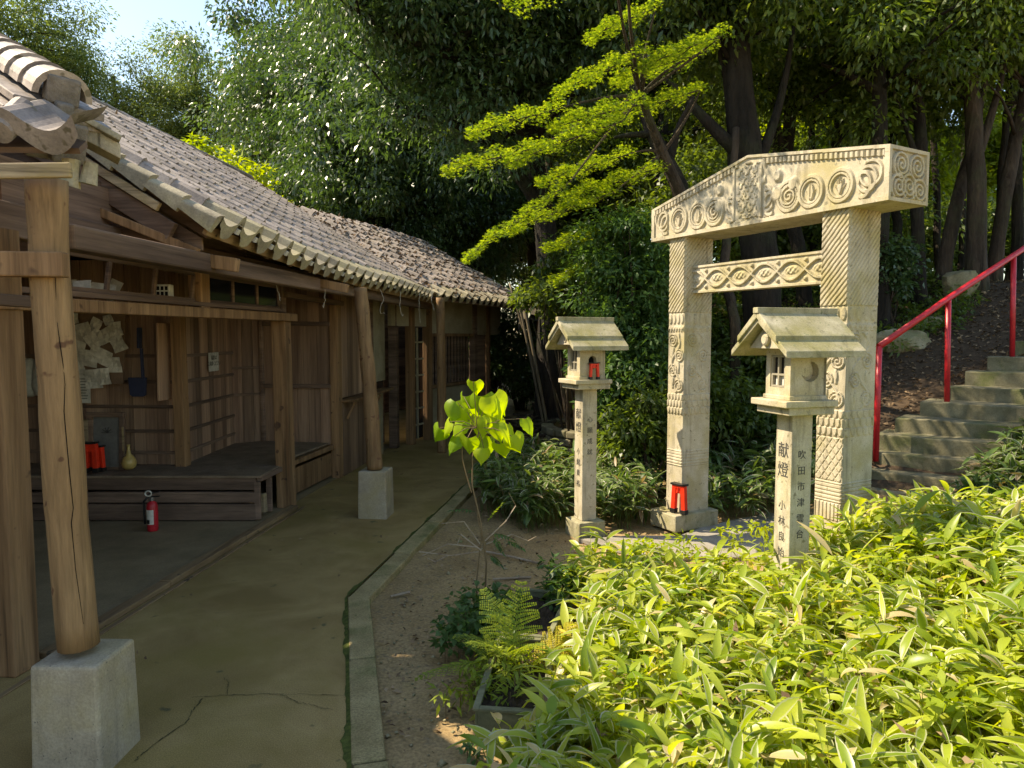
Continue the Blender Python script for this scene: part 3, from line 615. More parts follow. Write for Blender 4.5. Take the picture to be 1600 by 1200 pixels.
va = MB(); va.lathe(at(202, 733, 6.15)+UP*.0, [(.03, 0), (.055, .02), (.065, .06), (.05, .1), (.02, .135), (.012, .19), (.016, .22)], 20); tag(va.build('vase', cera_m, smooth=True), 'small yellow bottle-necked vase on the platform beside the framed picture', 'vase')
def mini_torii(c, X_, h, w_, label, name='miniature_torii', parent_label=None, group=None):
    X_ = Vector(X_).normalized(); Y_ = Vector((-X_.y, X_.x, 0)); e = empty(name, c, label, 'miniature torii', group); c = Vector(c)
    lg = h*.075
    for sx in (-1, 1):
        m_ = MB(); m_.bar(c+X_*sx*w_*.40+UP*h*.14, c+X_*sx*w_*.32+UP*h*.90, lg*2, lg*2, up=Y_); m_.build('leg', vermil, e, .002)
        m_ = MB(); m_.bar(c+X_*sx*w_*.41, c+X_*sx*w_*.40+UP*h*.145, lg*2.5, lg*2.5, up=Y_); m_.build('foot', black_p, e, .002)
    m_ = MB(); m_.bar(c-X_*w_*.40+UP*h*.70, c+X_*w_*.40+UP*h*.70, lg*1.6, h*.07); m_.bar(c-X_*w_*.46+UP*h*.885, c+X_*w_*.46+UP*h*.885, lg*2.2, h*.08); m_.bar(c+UP*h*.7, c+UP*h*.88, lg*1.8, lg*2.2); m_.build('beam', vermil, e, .002)
    m_ = MB()
    for sx in (-1, 1): m_.bar(c+UP*h*.945, c+X_*sx*w_*.55+UP*h*.965, lg*3, h*.06)
    m_.build('cap', black_p, e, .002)
    return e
for i, (px, py, h, l_) in enumerate(((134, 738, .24, 'red miniature torii on the platform, closest to the log post'), (143, 740, .27, 'red miniature torii on the platform, middle of three before the picture'), (154, 738, .23, 'red miniature torii on the platform, closest to the yellow vase'))):
    mini_torii(at(px, py-2, 6.05-.06*(i == 1)), (1, .2-.2*i, 0), h, .11, l_, group='red miniature torii on the platform')
dp = MB(); c = at(214, 604, 6.3); k = 6.3/F; dp.prism([c+Vector((-14*k, 0, 14*k)), c+Vector((14*k, 0, 14*k)), c+Vector((12*k, 0, -14*k)), c+Vector((8*k, 0, -16*k)), c+Vector((-8*k, 0, -16*k)), c+Vector((-12*k, 0, -13*k))], (0, .03, 0))
e = empty('dustpan', c, 'navy dustpan hanging by its handle on the plank wall', 'dustpan'); dp.build('pan', cloth_m, e, .004)
m_ = MB(); m_.bar(c+Vector((10*k, .0, 12*k)), c+Vector((9*k, 0, 60*k)), .03, .02); m_.bar(c+Vector((6*k, .0, 60*k)), c+Vector((7*k, 0, 92*k)), .06, .02); m_.build('handle', cloth_m, e, .004)
m_ = MB(); c = at(257, 455, 4.75); m_.obox(c, (.05, 0, 0), (0, .03, 0), (0, 0, .045)); e = empty('caged_lamp', c, 'small off-white caged lamp behind the transom window', 'lamp'); m_.build('lamp_box', white_m, e, .006)
m_ = MB()
for i in range(3):
    for j in range(2): m_.obox(c+Vector((-.028+.028*i, -.031, -.018+.036*j)), (.009, 0, 0), (0, .002, 0), (0, 0, .013))
m_.build('lamp_dark_plate', dark_m, e)  # box is closed; dark plates stand in for shaded openings
for i, (px, py, w_, h_, an) in enumerate(((128, 450, 26, 22, 4), (160, 455, 38, 24, -8), (178, 450, 20, 26, -25), (112, 448, 16, 24, 6))):
    m_ = MB(); c = at(px, py, 4.1+.25*i); k = 4.4/F; a = math.radians(an); m_.obox(c, Vector((math.cos(a), 0, math.sin(a)))*w_*k/2, (0, .002, 0), Vector((-math.sin(a), .2, math.cos(a)))*h_*k/2)
    tag(m_.build('paper_scrap', paper_m), 'loose pale paper scrap stuck behind the transom bars', 'paper', 'paper scraps behind the transom')
# fire extinguisher
c = gz(239, 829, .006); e = empty('fire_extinguisher', c, 'red fire extinguisher standing on the hall floor before the platform', 'fire extinguisher')
m_ = MB(); m_.lathe(c, [(.04, 0), (.043, .012), (.043, .205), (.036, .232), (.018, .245), (.016, .252)], 24); m_.build('body', red_p, e, smooth=True)
m_ = MB(); m_.lathe(c, [(.018, .25), (.018, .28), (.012, .285)], 14); m_.build('neck', metal_m, e)
m_ = MB(); m_.bar(c+Vector((-.03, -.01, .305)), c+Vector((.075, -.01, .33)), .018, .012); m_.bar(c+Vector((0, -.01, .285)), c+Vector((.07, -.01, .29)), .016, .010); m_.build('handle', black_p, e, .003)
m_ = MB(); m_.tube([c+Vector((-.012+.026*math.cos(t_), -.03, .315+.022*math.sin(t_))) for t_ in np.linspace(0, 6.1, 12)], .006, 6); m_.build('safety_pin', white_m, e, smooth=True)
m_ = MB(); m_.tube([c+Vector((-.02, -.02, .285)), c+Vector((-.055, -.02, .25)), c+Vector((-.056, -.02, .15)), c+Vector((-.052, -.02, .06))], .009, 8); m_.build('hose', black_p, e, smooth=True)
V = [c+Vector((.0445*math.cos(a), .0445*math.sin(a), z)) for z in (.06, .18) for a in np.linspace(-2.4, -.9, 9)]
m_ = MB(); m_.add(V, [(i, i+1, 9+i+1, 9+i) for i in range(8)]); lb = m_.build('label', white_m, e)
V = [c+Vector((.0452*math.cos(a), .0452*math.sin(a), z)) for (z0, z1) in ((.065, .1),) for z in (z0, z1) for a in np.linspace(-2.35, -1.6, 6)]
m_ = MB(); m_.add(V, [(i, i+1, 6+i+1, 6+i) for i in range(5)]); m_.build('label_mark', black_p, lb)
c = gz(397, 808, .006); m_ = MB(); m_.bar(c+Vector((-.035, 0, 0)), c+Vector((-.06, .02, .22)), .12, .08, up=T); e = empty('wooden_blocks', c, 'two short wooden blocks leaning at the open platform end', 'wood block')
m_.build('block', wood_post, e, .006); m_ = MB(); m_.bar(c+Vector((.06, .05, .03)), c+Vector((.05, .06, .2)), .06, .07, up=T); m_.build('block', wood_pale, e, .006)
# ------------------------------------------------------------------ carved stone gate
GD = Vector((-.487, .873, 0)); GN = Vector((-.873, -.487, 0)); GR = at(1388, 312, 4.2)   # right-front-bottom corner of the top beam
ZB = GR.z; gate = empty('stone_gate', (1.75, 5.1, 0), 'carved pale stone torii gate with gabled top beam, shaded right flanks', 'torii gate')
def G(a, b, z): return Vector((GR.x, GR.y, 0))+GD*a-GN*b+UP*z     # a along the beam from its near end, b back from the front face
def S_(x, e0, e1): return sst(e0, e1, x)
def ring(x, y, cx, cy, ax, ay, th): r = np.sqrt(((x-cx)/ax)**2+((y-cy)/ay)**2); return 1-sst(th*.5, th, np.abs(r-1)*min(ax, ay))
def disk(x, y, cx, cy, ax, ay, e=.15): return 1-sst(1-e, 1, np.sqrt(((x-cx)/ax)**2+((y-cy)/ay)**2))
def post_rel(u, z, wd, diam, dp_=1.):
    h = np.zeros_like(u)
    k = (z > 1.80); h = np.where(k, .008*sst(.1, .5, np.abs(((z-1.15*u)/.042) % 1-.5)*2), h)
    k = (z > 1.70) & (z <= 1.79); uu = (u/wd*4) % 1; h = np.where(k, .008*disk(uu, (z-1.70)/.09, .5, .5, .42, .55, .3), h)
    k = (z > 1.64) & (z <= 1.69); uu = (u/wd*6) % 1; h = np.where(k, .007*(1-sst(.1, .3, np.abs(np.hypot(uu-.5, (z-1.645)/.06)-.45))), h)
    k = (z > 1.13) & (z <= 1.63); q = (z-1.13)/.5
    sw = np.sin(q*9.4)*.25*wd; x0 = u-wd/2
    sc = np.maximum(1-sst(.006, .014, np.abs(x0-sw)), 0)
    for j in range(4):
        cz = 1.19+.125*j; cx = (-1)**j*.2*wd
        rr = np.hypot(x0-cx, z-cz); an = np.arctan2(z-cz, x0-cx); sp_ = np.abs(((rr/.024-an/(2*math.pi)) % 1)-.5)
        sc = np.maximum(sc, sst(.16, .30, sp_)*(rr < .055)); lf = np.hypot((x0-cx*-.9)/.4, (z-cz-.03))
        sc = np.maximum(sc, 1-sst(.035, .05, lf*(1.2+.4*np.sin(an*5))))
    h = np.where(k, .009*sc, h)
    k = (z > .95) & (z <= 1.12); row = np.floor((z-.95)/.057); uu = (u/wd*5+.5*(row % 2)) % 1; vv = ((z-.95)/.057) % 1
    h = np.where(k, .008*disk(uu, vv, .5, .75, .47, .78, .25)+.002, h)
    if diam:
        k = (z > .66) & (z <= .94); d1 = np.abs(((z*1.0/.075+u/.05) % 1)-.5)*2; d2 = np.abs(((z*1.0/.075-u/.05) % 1)-.5)*2
        h = np.where(k, .005*np.minimum(sst(.05, .3, 1-d1), sst(.05, .3, 1-d2)), h)
    k = (z > .52) & (z <= .65); h = np.where(k, .005*sst(.1, .4, np.abs(((z-.52)/.026) % 1-.5)*2), h)
    k = (z > .40) & (z <= .51) if diam else (z < -1); h = np.where(k, .006*sst(.1, .4, np.abs((u/.028) % 1-.5)*2), h)
    return h*dp_*1.2
def gpost(a, wd, dpth, zbase, diam):
    m_ = MB(); b0 = .035; wd2 = wd; zt = ZB
    m_.obox(G(a+wd/2, b0+dpth/2, (zbase+zt)/2), GD*(wd/2-.006), GN*(dpth/2-.006), UP*(zt-zbase)/2)
    u = np.linspace(0, wd, int(wd/.0045)); z = np.linspace(zbase, zt, int((zt-zbase)/.005)); Ug, Zg = np.meshgrid(u, z, indexing='ij')
    H = post_rel(Ug, Zg, wd, diam); e = np.minimum(Ug, wd-Ug); H = np.where(e < .004, 0, H)
    base = np.array(G(a, b0, 0)); P = base+(wd-Ug)[..., None]*np.array(GD)+(H+.0)[..., None]*np.array(GN)+Zg[..., None]*np.array(UP)
    m_.grid(P, .5)
    u = np.linspace(0, dpth, int(dpth/.006)); Ug, Zg = np.meshgrid(u, z, indexing='ij'); H = post_rel(Ug, Zg, dpth, False, .7); e = np.minimum(Ug, dpth-Ug); H = np.where(e < .004, 0, H)
    base = np.array(G(a, b0, 0)); P = base-Ug[..., None]*np.array(GN)-H[..., None]*np.array(GD)+Zg[..., None]*np.array(UP); m_.grid(P, .5)
    base = np.array(G(a+wd, b0, 0)); P = base-Ug[..., None]*np.array(GN)+H[..., None]*np.array(GD)+Zg[..., None]*np.array(UP); m_.grid(P, .5, True)
    return m_.build('gate_post', stone if not diam else stone, gate)
AL = (Vector(at(1018, 378, 6.06))-GR); LB = AL.dot(GD)
gp1 = gpost(.268, .20, .305, .0, True); gp2 = gpost(LB-.385, .185, .30, .12, False)
# plinth of the far post
pc = G(LB-.29, .185, 0)
mb = MB(); mb.obox(pc+UP*.06+GN*.03, GD*.16, GN*.24, UP*.07); mb.build('plinth', stone_moss, gate, .01)
mb = MB(); mb.obox(G(.335, .195, .05), GD*.17, GN*.24, UP*.09); mb.build('plinth', stone_moss, gate, .01)
# top beam with gabled upper edge and a carved front
HE0, HE1, HA, PA = .325, .27, .50, .51
def top_h(a):
    f = a/LB; return np.where(f < PA, HE0+(HA-HE0)*f/PA, HE1+(HA-HE1)*(1-f)/(1-PA))
a = np.linspace(0, LB, 520); v = np.linspace(0, 1, 110); A_, V_ = np.meshgrid(a, v, indexing='ij'); HH = top_h(A_); Zr = V_*HH
rel = np.zeros_like(A_); Af = A_/LB
mz = .03; inside = (A_ > .035) & (A_ < LB-.035) & (Zr > mz) & (Zr < HH-.022)
yc = .145
for cx in (.33, .545, .72, LB-.72, LB-.545, LB-.33):
    ax, ay = .088, .098
    rel = np.maximum(rel, ring(A_, Zr, cx, yc, ax, ay, .016)); rel = np.maximum(rel, .8*ring(A_, Zr, cx, yc, ax*.76, ay*.76, .010))
    ki = {.33: 0, .545: 1, .72: 2}.get(round(min(cx, LB-cx), 3), 0); x_, z_ = A_-cx, Zr-yc
    if ki == 2:      # curled shoot
        rr = np.hypot(x_, z_); an = np.arctan2(z_, x_); rel = np.maximum(rel, .9*sst(.17, .3, np.abs(((rr/.030-an/(2*math.pi)) % 1)-.5))*(rr < .066))
    else:            # slender flame leaves / a single bud on its stem
        for lean_, hw_, ht_ in (((-.42, .011, .050), (0, .013, .060), (.42, .011, .050), (-.9, .007, .036), (.9, .007, .036)) if ki == 0 else ((0, .024, .055), (0, .005, .085), (.75, .008, .036), (-.75, .008, .036))):
            tt = (z_+.058)/(2*ht_); cl_ = lean_*.05*np.clip(tt, 0, 1)**1.6; rel = np.maximum(rel, .9*(1-sst(-.004, .002, np.abs(x_-cl_)-hw_*np.sqrt(np.clip(4*tt*(1-tt), 0, 1))))*(tt > .02)*(tt < .98)*(np.abs(x_-cl_) > .0022))
for cx, sg in ((.17, 1), (LB-.17, -1), (.88, -1), (LB-.88, 1)):
    for k2 in range(3): rel = np.maximum(rel, .9*ring(A_, Zr, cx-sg*.05*k2*.5, .12+.03*k2, .05+.01*k2, .075, .012)*((A_-cx)*sg < .03))
den = (Zr > HH-.065) & (Zr < HH-.028) & ((A_ < .95) | (A_ > LB-.95)); rel = np.where(den, sst(.15, .5, np.abs((A_/.036) % 1-.5)*2), rel)
cz = (A_ > .92) & (A_ < LB-.92) & (Zr < HH-.05)
q1 = A_*15; q2 = Zr*15; wx = q1+1.6*np.sin(q2*.9+.6)+.9*np.sin(q1*1.4+q2*.7); wy = q2+1.5*np.sin(q1*.8+1.3)+.8*np.sin(q2*1.7-q1)
fig = sst(-.15, .35, np.sin(wx)*np.cos(wy*.9)+.35*np.sin(1.7*wx+wy)); rel = np.where(cz, fig*.95, rel)
am = LB*PA
tab = (np.abs(A_-am) < .12) & (Zr > .05) & (Zr < .42); kan = sst(0, .4, np.sin(A_*150)*np.sin(Zr*95)+.5*np.sin(A_*85+Zr*60)-.1); rel = np.where(tab, .35+.5*kan*(np.abs(A_-am) < .09)*(np.abs((Zr/.088) % 1-.5) < .42), rel)
rel = np.where((np.abs(np.abs(A_-am)-.125) < .01) & (Zr > .04) & (Zr < .43), 1, rel)
for sx in (-1, 1):
    for (dx, dz, r_) in ((.27, .30, .055), (.27, .18, .075), (.40, .22, .06)):
        rel = np.maximum(rel, 1.2*disk(A_, Zr, am+sx*dx, dz, r_*.8, r_, .5))
H = np.where(inside, -.013+.016*np.clip(rel, 0, 1.2), 0.)
m_ = MB(); base = np.array(G(0, 0, ZB))
m_.grid(base+A_[..., None]*np.array(GD)+H[..., None]*np.array(GN)+Zr[..., None]*np.array(UP), .5, True)
DB = .40; n = 40; ar = np.linspace(0, LB, n); hr = top_h(ar); am_i = np.argmin(abs(ar-LB*PA)); ar[am_i] = LB*PA; hr[am_i] = HA
fr = [G(x, 0, ZB+h) for x, h in zip(ar, hr)]; bk = [G(x, DB, ZB+h) for x, h in zip(ar, hr)]
m_.add(fr+bk, [(i, i+1, n+i+1, n+i) for i in range(n-1)], .5)
fr = [G(x, 0, ZB) for x in ar]; bk2 = [G(x, DB, ZB) for x in ar]; m_.add(fr+bk2, [(i+1, i, n+i, n+i+1) for i in range(n-1)], .5)
m_.add(bk2+bk, [(i, i+1, n+i+1, n+i) for i in range(n-1)], .5)
m_.add([G(LB, 0, ZB), G(LB, DB, ZB), G(LB, DB, ZB+HE1), G(LB, 0, ZB+HE1)], [(0, 1, 2, 3)], .5)
b_ = np.linspace(0, DB, 90); v = np.linspace(0, HE0, 76); Bg, Zg = np.meshgrid(b_, v, indexing='ij'); ins = (Bg > .025) & (Bg < DB-.025) & (Zg > .025) & (Zg < HE0-.025)
rl = np.zeros_like(Bg)
for cx, cz_ in ((.12, .22), (.28, .22), (.20, .10), (.10, .09), (.31, .08)):
    rr = np.hypot(Bg-cx, Zg-cz_); an = np.arctan2(Zg-cz_, Bg-cx); rl = np.maximum(rl, sst(.14, .3, np.abs(((rr/.03-an/(2*math.pi)) % 1)-.5))*(rr < .085))
H = np.where(ins, -.015+.02*rl, 0.); m_.grid(np.array(G(0, 0, ZB))-Bg[..., None]*np.array(GN)-H[..., None]*np.array(GD)+Zg[..., None]*np.array(UP), .5)
m_.build('top_beam', stone, gate)
# tie beam with interlaced ovals
zb0, zb1 = ZB-.455, ZB-.235; a0, a1 = .42, LB-.33; m_ = MB(); bF = .12; hh = zb1-zb0
m_.obox(G((a0+a1)/2, bF+.06, (zb0+zb1)/2), GD*(a1-a0)/2, GN*.052, UP*hh/2)
a = np.linspace(a0, a1, 330); v = np.linspace(0, hh, 56); A_, Z_ = np.meshgrid(a, v, indexing='ij'); zc = hh/2; ph = (A_-a0)/.235*math.pi
w1 = np.sin(ph)*.066; r_ = np.maximum(1-sst(.007, .013, np.abs(Z_-zc-w1)), 1-sst(.007, .013, np.abs(Z_-zc+w1)))
ca = (np.floor((A_-a0)/.235)+.5)*.235+a0; r_ = np.maximum(r_, .8*disk(A_, Z_, ca, zc, .07, .035, .5)*(.6+.4*np.sin(A_*160)*np.sin(Z_*140)))
cb = np.round((A_-a0)/.235)*.235+a0
for dz in (.065, -.065): r_ = np.maximum(r_, disk(A_, Z_, cb, zc+dz, .02, .018, .6))
ins = (Z_ > .018) & (Z_ < hh-.018); H = np.where(ins, -.006+.017*r_, .004); m_.grid(np.array(G(0, bF, zb0))+A_[..., None]*np.array(GD)+(H+.004)[..., None]*np.array(GN)+Z_[..., None]*np.array(UP), .5, True)
m_.build('tie_beam', stone, gate)
mini_torii(pc+GN*.19-GD*.11+UP*.135, GD*-1+Vector((.35, -.1, 0)), .255, .13, 'red miniature torii with black cap leaning at the far gate post base')
# ------------------------------------------------------------------ stone lanterns
def lantern(c, deg, label, moss, kind, textf, texts):
    c = Vector(c); d = Vector((-math.sin(math.radians(deg)), math.cos(math.radians(deg)), 0)); n = Vector((-d.y*1, d.x, 0)); n = Vector((-math.cos(math.radians(deg)), -math.sin(math.radians(deg)), 0))
    # n: out of the front face; r: along the front face towards the shaded flank
    r = Vector((math.sin(math.radians(deg)), -math.cos(math.radians(deg)), 0))
    e = empty('stone_lantern', c, label, 'stone lantern'); mt = stone; mr = stone_moss
    def p(a, b, z): return c+n*a+r*b+UP*z
    def bx(name, a0, a1, b0, b1, z0, z1, m2=mt, par=e, bev=.006):
        m_ = MB(); m_.obox(p((a0+a1)/2, (b0+b1)/2, (z0+z1)/2), n*(a1-a0)/2, r*(b1-b0)/2, UP*(z1-z0)/2); return m_.build(name, m2, par, bev)
    h = .066
    bx('base', -.12, .12, -.12, .12, -.06, .115, mr, bev=.01)
    po = bx('pillar', -h, h, -h, h, .115, 1.185)
    m_ = MB(); m_.obox(p(.0, 0, 1.205), n*.145, r*.135, UP*.022); m_.obox(p(.01, 0, 1.243), n*.165, r*.15, UP*.0175); m_.obox(p(.005, 0, 1.272), n*.12, r*.112, UP*.0125); m_.build('tray', mt, e, .005)
    # fire box: walls round a window in front and an opening in the flank
    z0, z1 = 1.284, 1.535; wa, wb_ = .115, .10; m_ = MB(); t_ = .018
    m_.obox(p(-wa+t_/2, 0, (z0+z1)/2), n*t_/2, r*wb_, UP*(z1-z0)/2); m_.obox(p(-.0, -wb_+t_/2, (z0+z1)/2), n*(wa-t_), r*t_/2, UP*(z1-z0)/2)
    wl, wh, wz0, wz1 = -.065, .055, 1.325, 1.50
    for (b0, b1, q0, q1) in ((-wb_, wl, z0, z1), (wh, wb_, z0, z1), (wl, wh, z0, wz0), (wl, wh, wz1, z1)): m_.obox(p(wa-t_/2, (b0+b1)/2, (q0+q1)/2), n*t_/2, r*(b1-b0)/2, UP*(q1-q0)/2)
    # flank plate with a round-headed or crescent opening
    na, nz = 60, 66; aa = np.linspace(-wa+.001, wa-t_-.001, na); zz = np.linspace(z0, z1, nz); Ag, Zg = np.meshgrid(aa, zz, indexing='ij')
    if kind == 'moon':
        R1 = np.hypot(Ag+.012, Zg-1.412); R2 = np.hypot(Ag-.022, Zg-1.43); cut = (R1 < .052) & (R2 > .046); Hh = np.where(cut, -.04, 0)
    else:
        cut = (np.abs(Ag-.0) < .034) & (Zg > 1.375) & ((Zg < 1.41) | (np.hypot(Ag, Zg-1.41) < .034)); Hh = np.where(cut, -.04, 0)
    Pg = np.array(c)+Ag[..., None]*np.array(n)+(wb_+Hh)[..., None]*np.array(r)+Zg[..., None]*np.array(UP); m_.grid(Pg, .5, True)
    m_.build('fire_box', mt if kind != 'moon' else mt, e)
    if kind != 'moon':
        m_ = MB(); m_.prism([p(-.034, wb_-.0395, 1.375), p(.034, wb_-.0395, 1.375), p(.034, wb_-.0395, 1.444), p(-.034, wb_-.0395, 1.444)], -r*.002); m_.build('opening', dark_m, e)  # near-black plate at the recess back, coloured as the shade inside
    m_ = MB(); m_.obox(p(wa-.03, (wl+wh)/2, (wz0+wz1)/2), n*.004, r*(wh-wl)/2*1.0, UP*(wz1-wz0)/2); wn = m_.build('window', plain('window_glass', (.035, .03, .025), .15, 0, .6), e)
    m_ = MB()
    for b in (wl+.008, (wl+wh)/2, wh-.008): m_.obox(p(wa-.014, b, (wz0+wz1)/2), n*.008, r*.0055, UP*(wz1-wz0)/2)
    for z in (wz0+.007, wz0+.07, wz1-.007): m_.obox(p(wa-.013, (wl+wh)/2, z), n*.0075, r*(wh-wl)/2, UP*.005)
    m_.build('frame', plain('aged_window_frame', (.3, .27, .2), .6), wn)
    m_ = MB(); m_.obox(p(wa-.024, -.025, 1.365), n*.002, r*.02, UP*.03); m_.obox(p(wa-.024, .02, 1.36), n*.002, r*.018, UP*.028); m_.build('offering_card', paper_m, wn)
    # two-tier gabled roof
    m_ = MB()
    def slab(hw, zl, zt, th, f0, b0):
        for sd in (-1, 1):
            q = [p(f0, 0, zt), p(f0, sd*hw, zl), p(f0, sd*hw, zl-th), p(f0, 0, zt-th*1.25)]
            if sd > 0: q = q[::-1]
            m_.prism(q, n*(b0-f0), .4+.2*sd)
    slab(.235, 1.525, 1.715, .035, .25, -.25); slab(.165, 1.603, 1.742, .035, .262, -.24)
    m_.obox(p(.01, 0, 1.738), n*.258, r*.022, UP*.016)
    m_.build('roof', stone_moss, e, .004)
    m_ = MB(); m_.prism([p(.19, -.15, 1.535), p(.19, .15, 1.535), p(.19, 0, 1.675)], -n*.36)
    if kind == 'moon':
        V = []; k = 18
        for dd, rr_ in ((.19, .03), (.205, .03), (.212, .02)):
            for i in range(k): V.append(p(dd, rr_*math.cos(2*math.pi*i/k), 1.585+rr_*1.2*math.sin(2*math.pi*i/k)))
        m_.add(V, [(j*k+i, j*k+(i+1) % k, (j+1)*k+(i+1) % k, (j+1)*k+i) for j in range(2) for i in range(k)]+[tuple(range(2*k, 3*k))])
    else:
        V = [p(.193, .018*math.cos(t2), 1.59+.035*math.sin(t2)) for t2 in np.linspace(0, 6.28, 15)]; m_.tube(V, .004, 6, False)
    m_.build('gable', mt, e, .003)
    text(textf[0], .09, p(h+.001, -.0, 1.02), r*1, UP, ink, po, 'lettering', .0008, True, 1.2, thick=.0)
    text(textf[1], .058, p(h+.001, -.0, .70), r*1, UP, ink, po, 'lettering', .0008, True, 1.5, thick=.0)
    text(texts[0], .052, p(.0, h+.001, texts[1]), n*-1, UP, ink, po, 'lettering', .0008, True, 1.68, thick=.0)
    return e, p
l1, p1 = lantern(gz(914, 832, 0), 24, 'pale stone lantern in front of the dark hut, with arched opening and red torii', 0, 'arch', ('献燈', '小緒貴裕'), ('心願成就', .96))
l2, p2 = lantern((1.548, 3.80, 0), 17, 'pale stone lantern with crescent opening, rising from the sunlit bamboo grass', 1, 'moon', ('献燈', '小林良始'), ('吹田市津雲台', .985))
mini_torii(p1(.0, .128, 1.262), -Vector((math.cos(math.radians(24)), math.sin(math.radians(24)), 0)), .135, .085, 'tiny red torii standing on the lantern tray under the arched opening')
# ------------------------------------------------------------------ stairs, handrail, rocks
st = empty('stone_stairs', (4.2, 7, .3), 'mossy stone steps climbing the wooded slope beside the red handrail', 'stairs')
bd_ = Vector((.766, -.643, 0)); up_ = Vector((.643, .766, 0))
edge = [(1345, 762, 6.15, .25), (1358, 735, 6.3, .39), (1368, 706, 6.5, .53), (1369, 678, 6.66, .67), (1399, 653, 6.82, .81), (1438, 628, 7.0, .945), (1483, 604, 7.2, 1.085), (1508, 580, 7.4, 1.23), (1543, 557, 7.6, 1.38), (1585, 533, 7.85, 1.53), (1630, 508, 8.1, 1.68), (1680, 480, 8.4, 1.83), (1730, 455, 8.7, 1.98)]
for i, (px, py, y, z) in enumerate(edge):
    c = at(px, py, y); m_ = MB(); q = [c, c+bd_*2.1, c+bd_*2.1+up_*.75, c+up_*.75]; j = [Vector((kr.uniform(-.01, .01), kr.uniform(-.01, .01), 0)) for _ in q]
    # subdivided riser edge so that it wobbles like worn stone
    nn = 16; top = [c+bd_*2.1*k/nn+up_*kr.uniform(-.012, .012)+UP*kr.uniform(-.006, .004) for k in range(nn+1)]; bk = [t_+up_*.75 for t_ in top]; lw = [t_-UP*.5+up_*.01 for t_ in top]
    V = top+bk+lw; n1_ = nn+1
    m_.add(V, [(k, k+1, n1_+k+1, n1_+k) for k in range(nn)]+[(2*n1_+k, 2*n1_+k+1, k+1, k) for k in range(nn)])
    bkl = c+up_*.75-UP*.5; m_.add([c, c-UP*.5, bkl, c+up_*.75], [(0, 1, 2, 3)])
    m_.build('step', step_m, st, .01)
rl_ = empty('handrail', at(1367, 705, 6.5), 'red painted tubular handrail rising along the stone steps', 'handrail')
tops = [at(1374, 541, 6.5), at(1482, 466, 7.0), at(1584, 399, 7.6), at(1680, 335, 8.2)]; bots = [at(1369, 704, 6.5), at(1480, 628, 7.0), at(1582, 556, 7.6), at(1680, 500, 8.2)]
m_ = MB(); m_.tube(tops, .030, 12); m_.build('rail', red_p, rl_, smooth=True)
for a_, c_ in zip(tops, bots): m_ = MB(); m_.tube([a_, c_-UP*.1], .026, 12); m_.build('rail_post', red_p, rl_, smooth=True)
def rock(c, sx, sy, sz, seed, label):
    rr_ = np.random.default_rng(seed); n = 22; th = np.linspace(0, math.pi, n); ph = np.linspace(0, 2*math.pi, 2*n); Th, Ph = np.meshgrid(th, ph, indexing='ij')
    D = np.stack([np.sin(Th)*np.cos(Ph), np.sin(Th)*np.sin(Ph), np.cos(Th)], -1); r_ = np.ones(Th.shape)
    for k in range(14):
        v = rr_.normal(size=3); v /= np.linalg.norm(v); dd = D@v; lim = rr_.uniform(.62, .9); r_ = np.minimum(r_, np.where(dd > .05, lim/np.maximum(dd, .05), 9))
    P = D*r_[..., None]*np.array([sx, sy, sz])+np.array(c); m_ = MB(); m_.grid(P, .5, True); tag(m_.build('boulder', rock_m), label, 'boulder')
def hillpt(px, py):       # where the view ray meets the slope
    for y in np.arange(3, 40, .03):
        v = at(px, py, float(y))
        if v.z < gh(v.x, v.y): return v
    return v
g = hillpt(1500, 462); rock(g+Vector((0, 0, .13)), .28, .25, .33, 4, 'upright mossy boulder on the slope between the tree trunks')
g = hillpt(1425, 545); rock(g+Vector((-.05, .15, .02)), .42, .3, .24, 9, 'low yellowish boulder half buried in the slope left of the rail post')
g = hillpt(1462, 512); rock(g+Vector((0, .15, .0)), .25, .2, .16, 5, 'small flat boulder in the leaf litter under the handrail')
g = gz(905, 820, -.03); rock(g+Vector((.95, .55, .02)), .16, .12, .12, 15, 'small stone beside the far gate post plinth')
# white rail far up the hill
fr_ = empty('white_guard_rail', (9, 15, 3), 'white guard rail far up behind the tree trunks', 'guard rail')
m_ = MB()
for py in (362, 378): m_.bar(at(1430, py+2, 15), at(1720, py-4, 15), .05, .12)
m_.build('rail', white_m, fr_)
for px in (1450, 1515, 1580, 1650): a_ = at(px, 352, 15.05); m_ = MB(); m_.bar(a_, Vector((a_.x, a_.y, gh(a_.x, a_.y)-.1)), .1, .1, up=(0, 1, 0)); m_.build('rail_post', white_m, fr_)
# ------------------------------------------------------------------ far hut, leaning bamboo, stone curb
hx, hy = .70, 12.0; hut = empty('small_hut', (hx, hy, 0), 'small dark hut with ochre wall and drooping roof behind the farther stone lantern', 'hut')
m_ = MB(); m_.obox((hx+.55, hy+.6, .95), (.75, 0, 0), (0, .6, 0), (0, 0, .98)); m_.build('wall', plaster_ochre, hut, .01)
for px_ in (hx-.23, hx+.4): m_ = MB(); m_.obox((px_, hy-.03, .95), (.05, 0, 0), (0, .05, 0), (0, 0, .97)); m_.build('post', wood_dark, hut, .006)
G_ = np.array([[[hx-.6+2.3*i/12, hy-.45+1.9*j/8, 1.92+.28*math.sin(math.pi*j/8)+.05*math.sin(i*1.7)+kr.uniform(-.03, .03)-(.12 if i in (0, 12) else 0)] for j in range(9)] for i in range(13)])
m_ = MB(); m_.grid(G_, flip=True); m_.grid(G_-np.array([0, 0, .09])); m_.build('roof', thatch_m, hut)
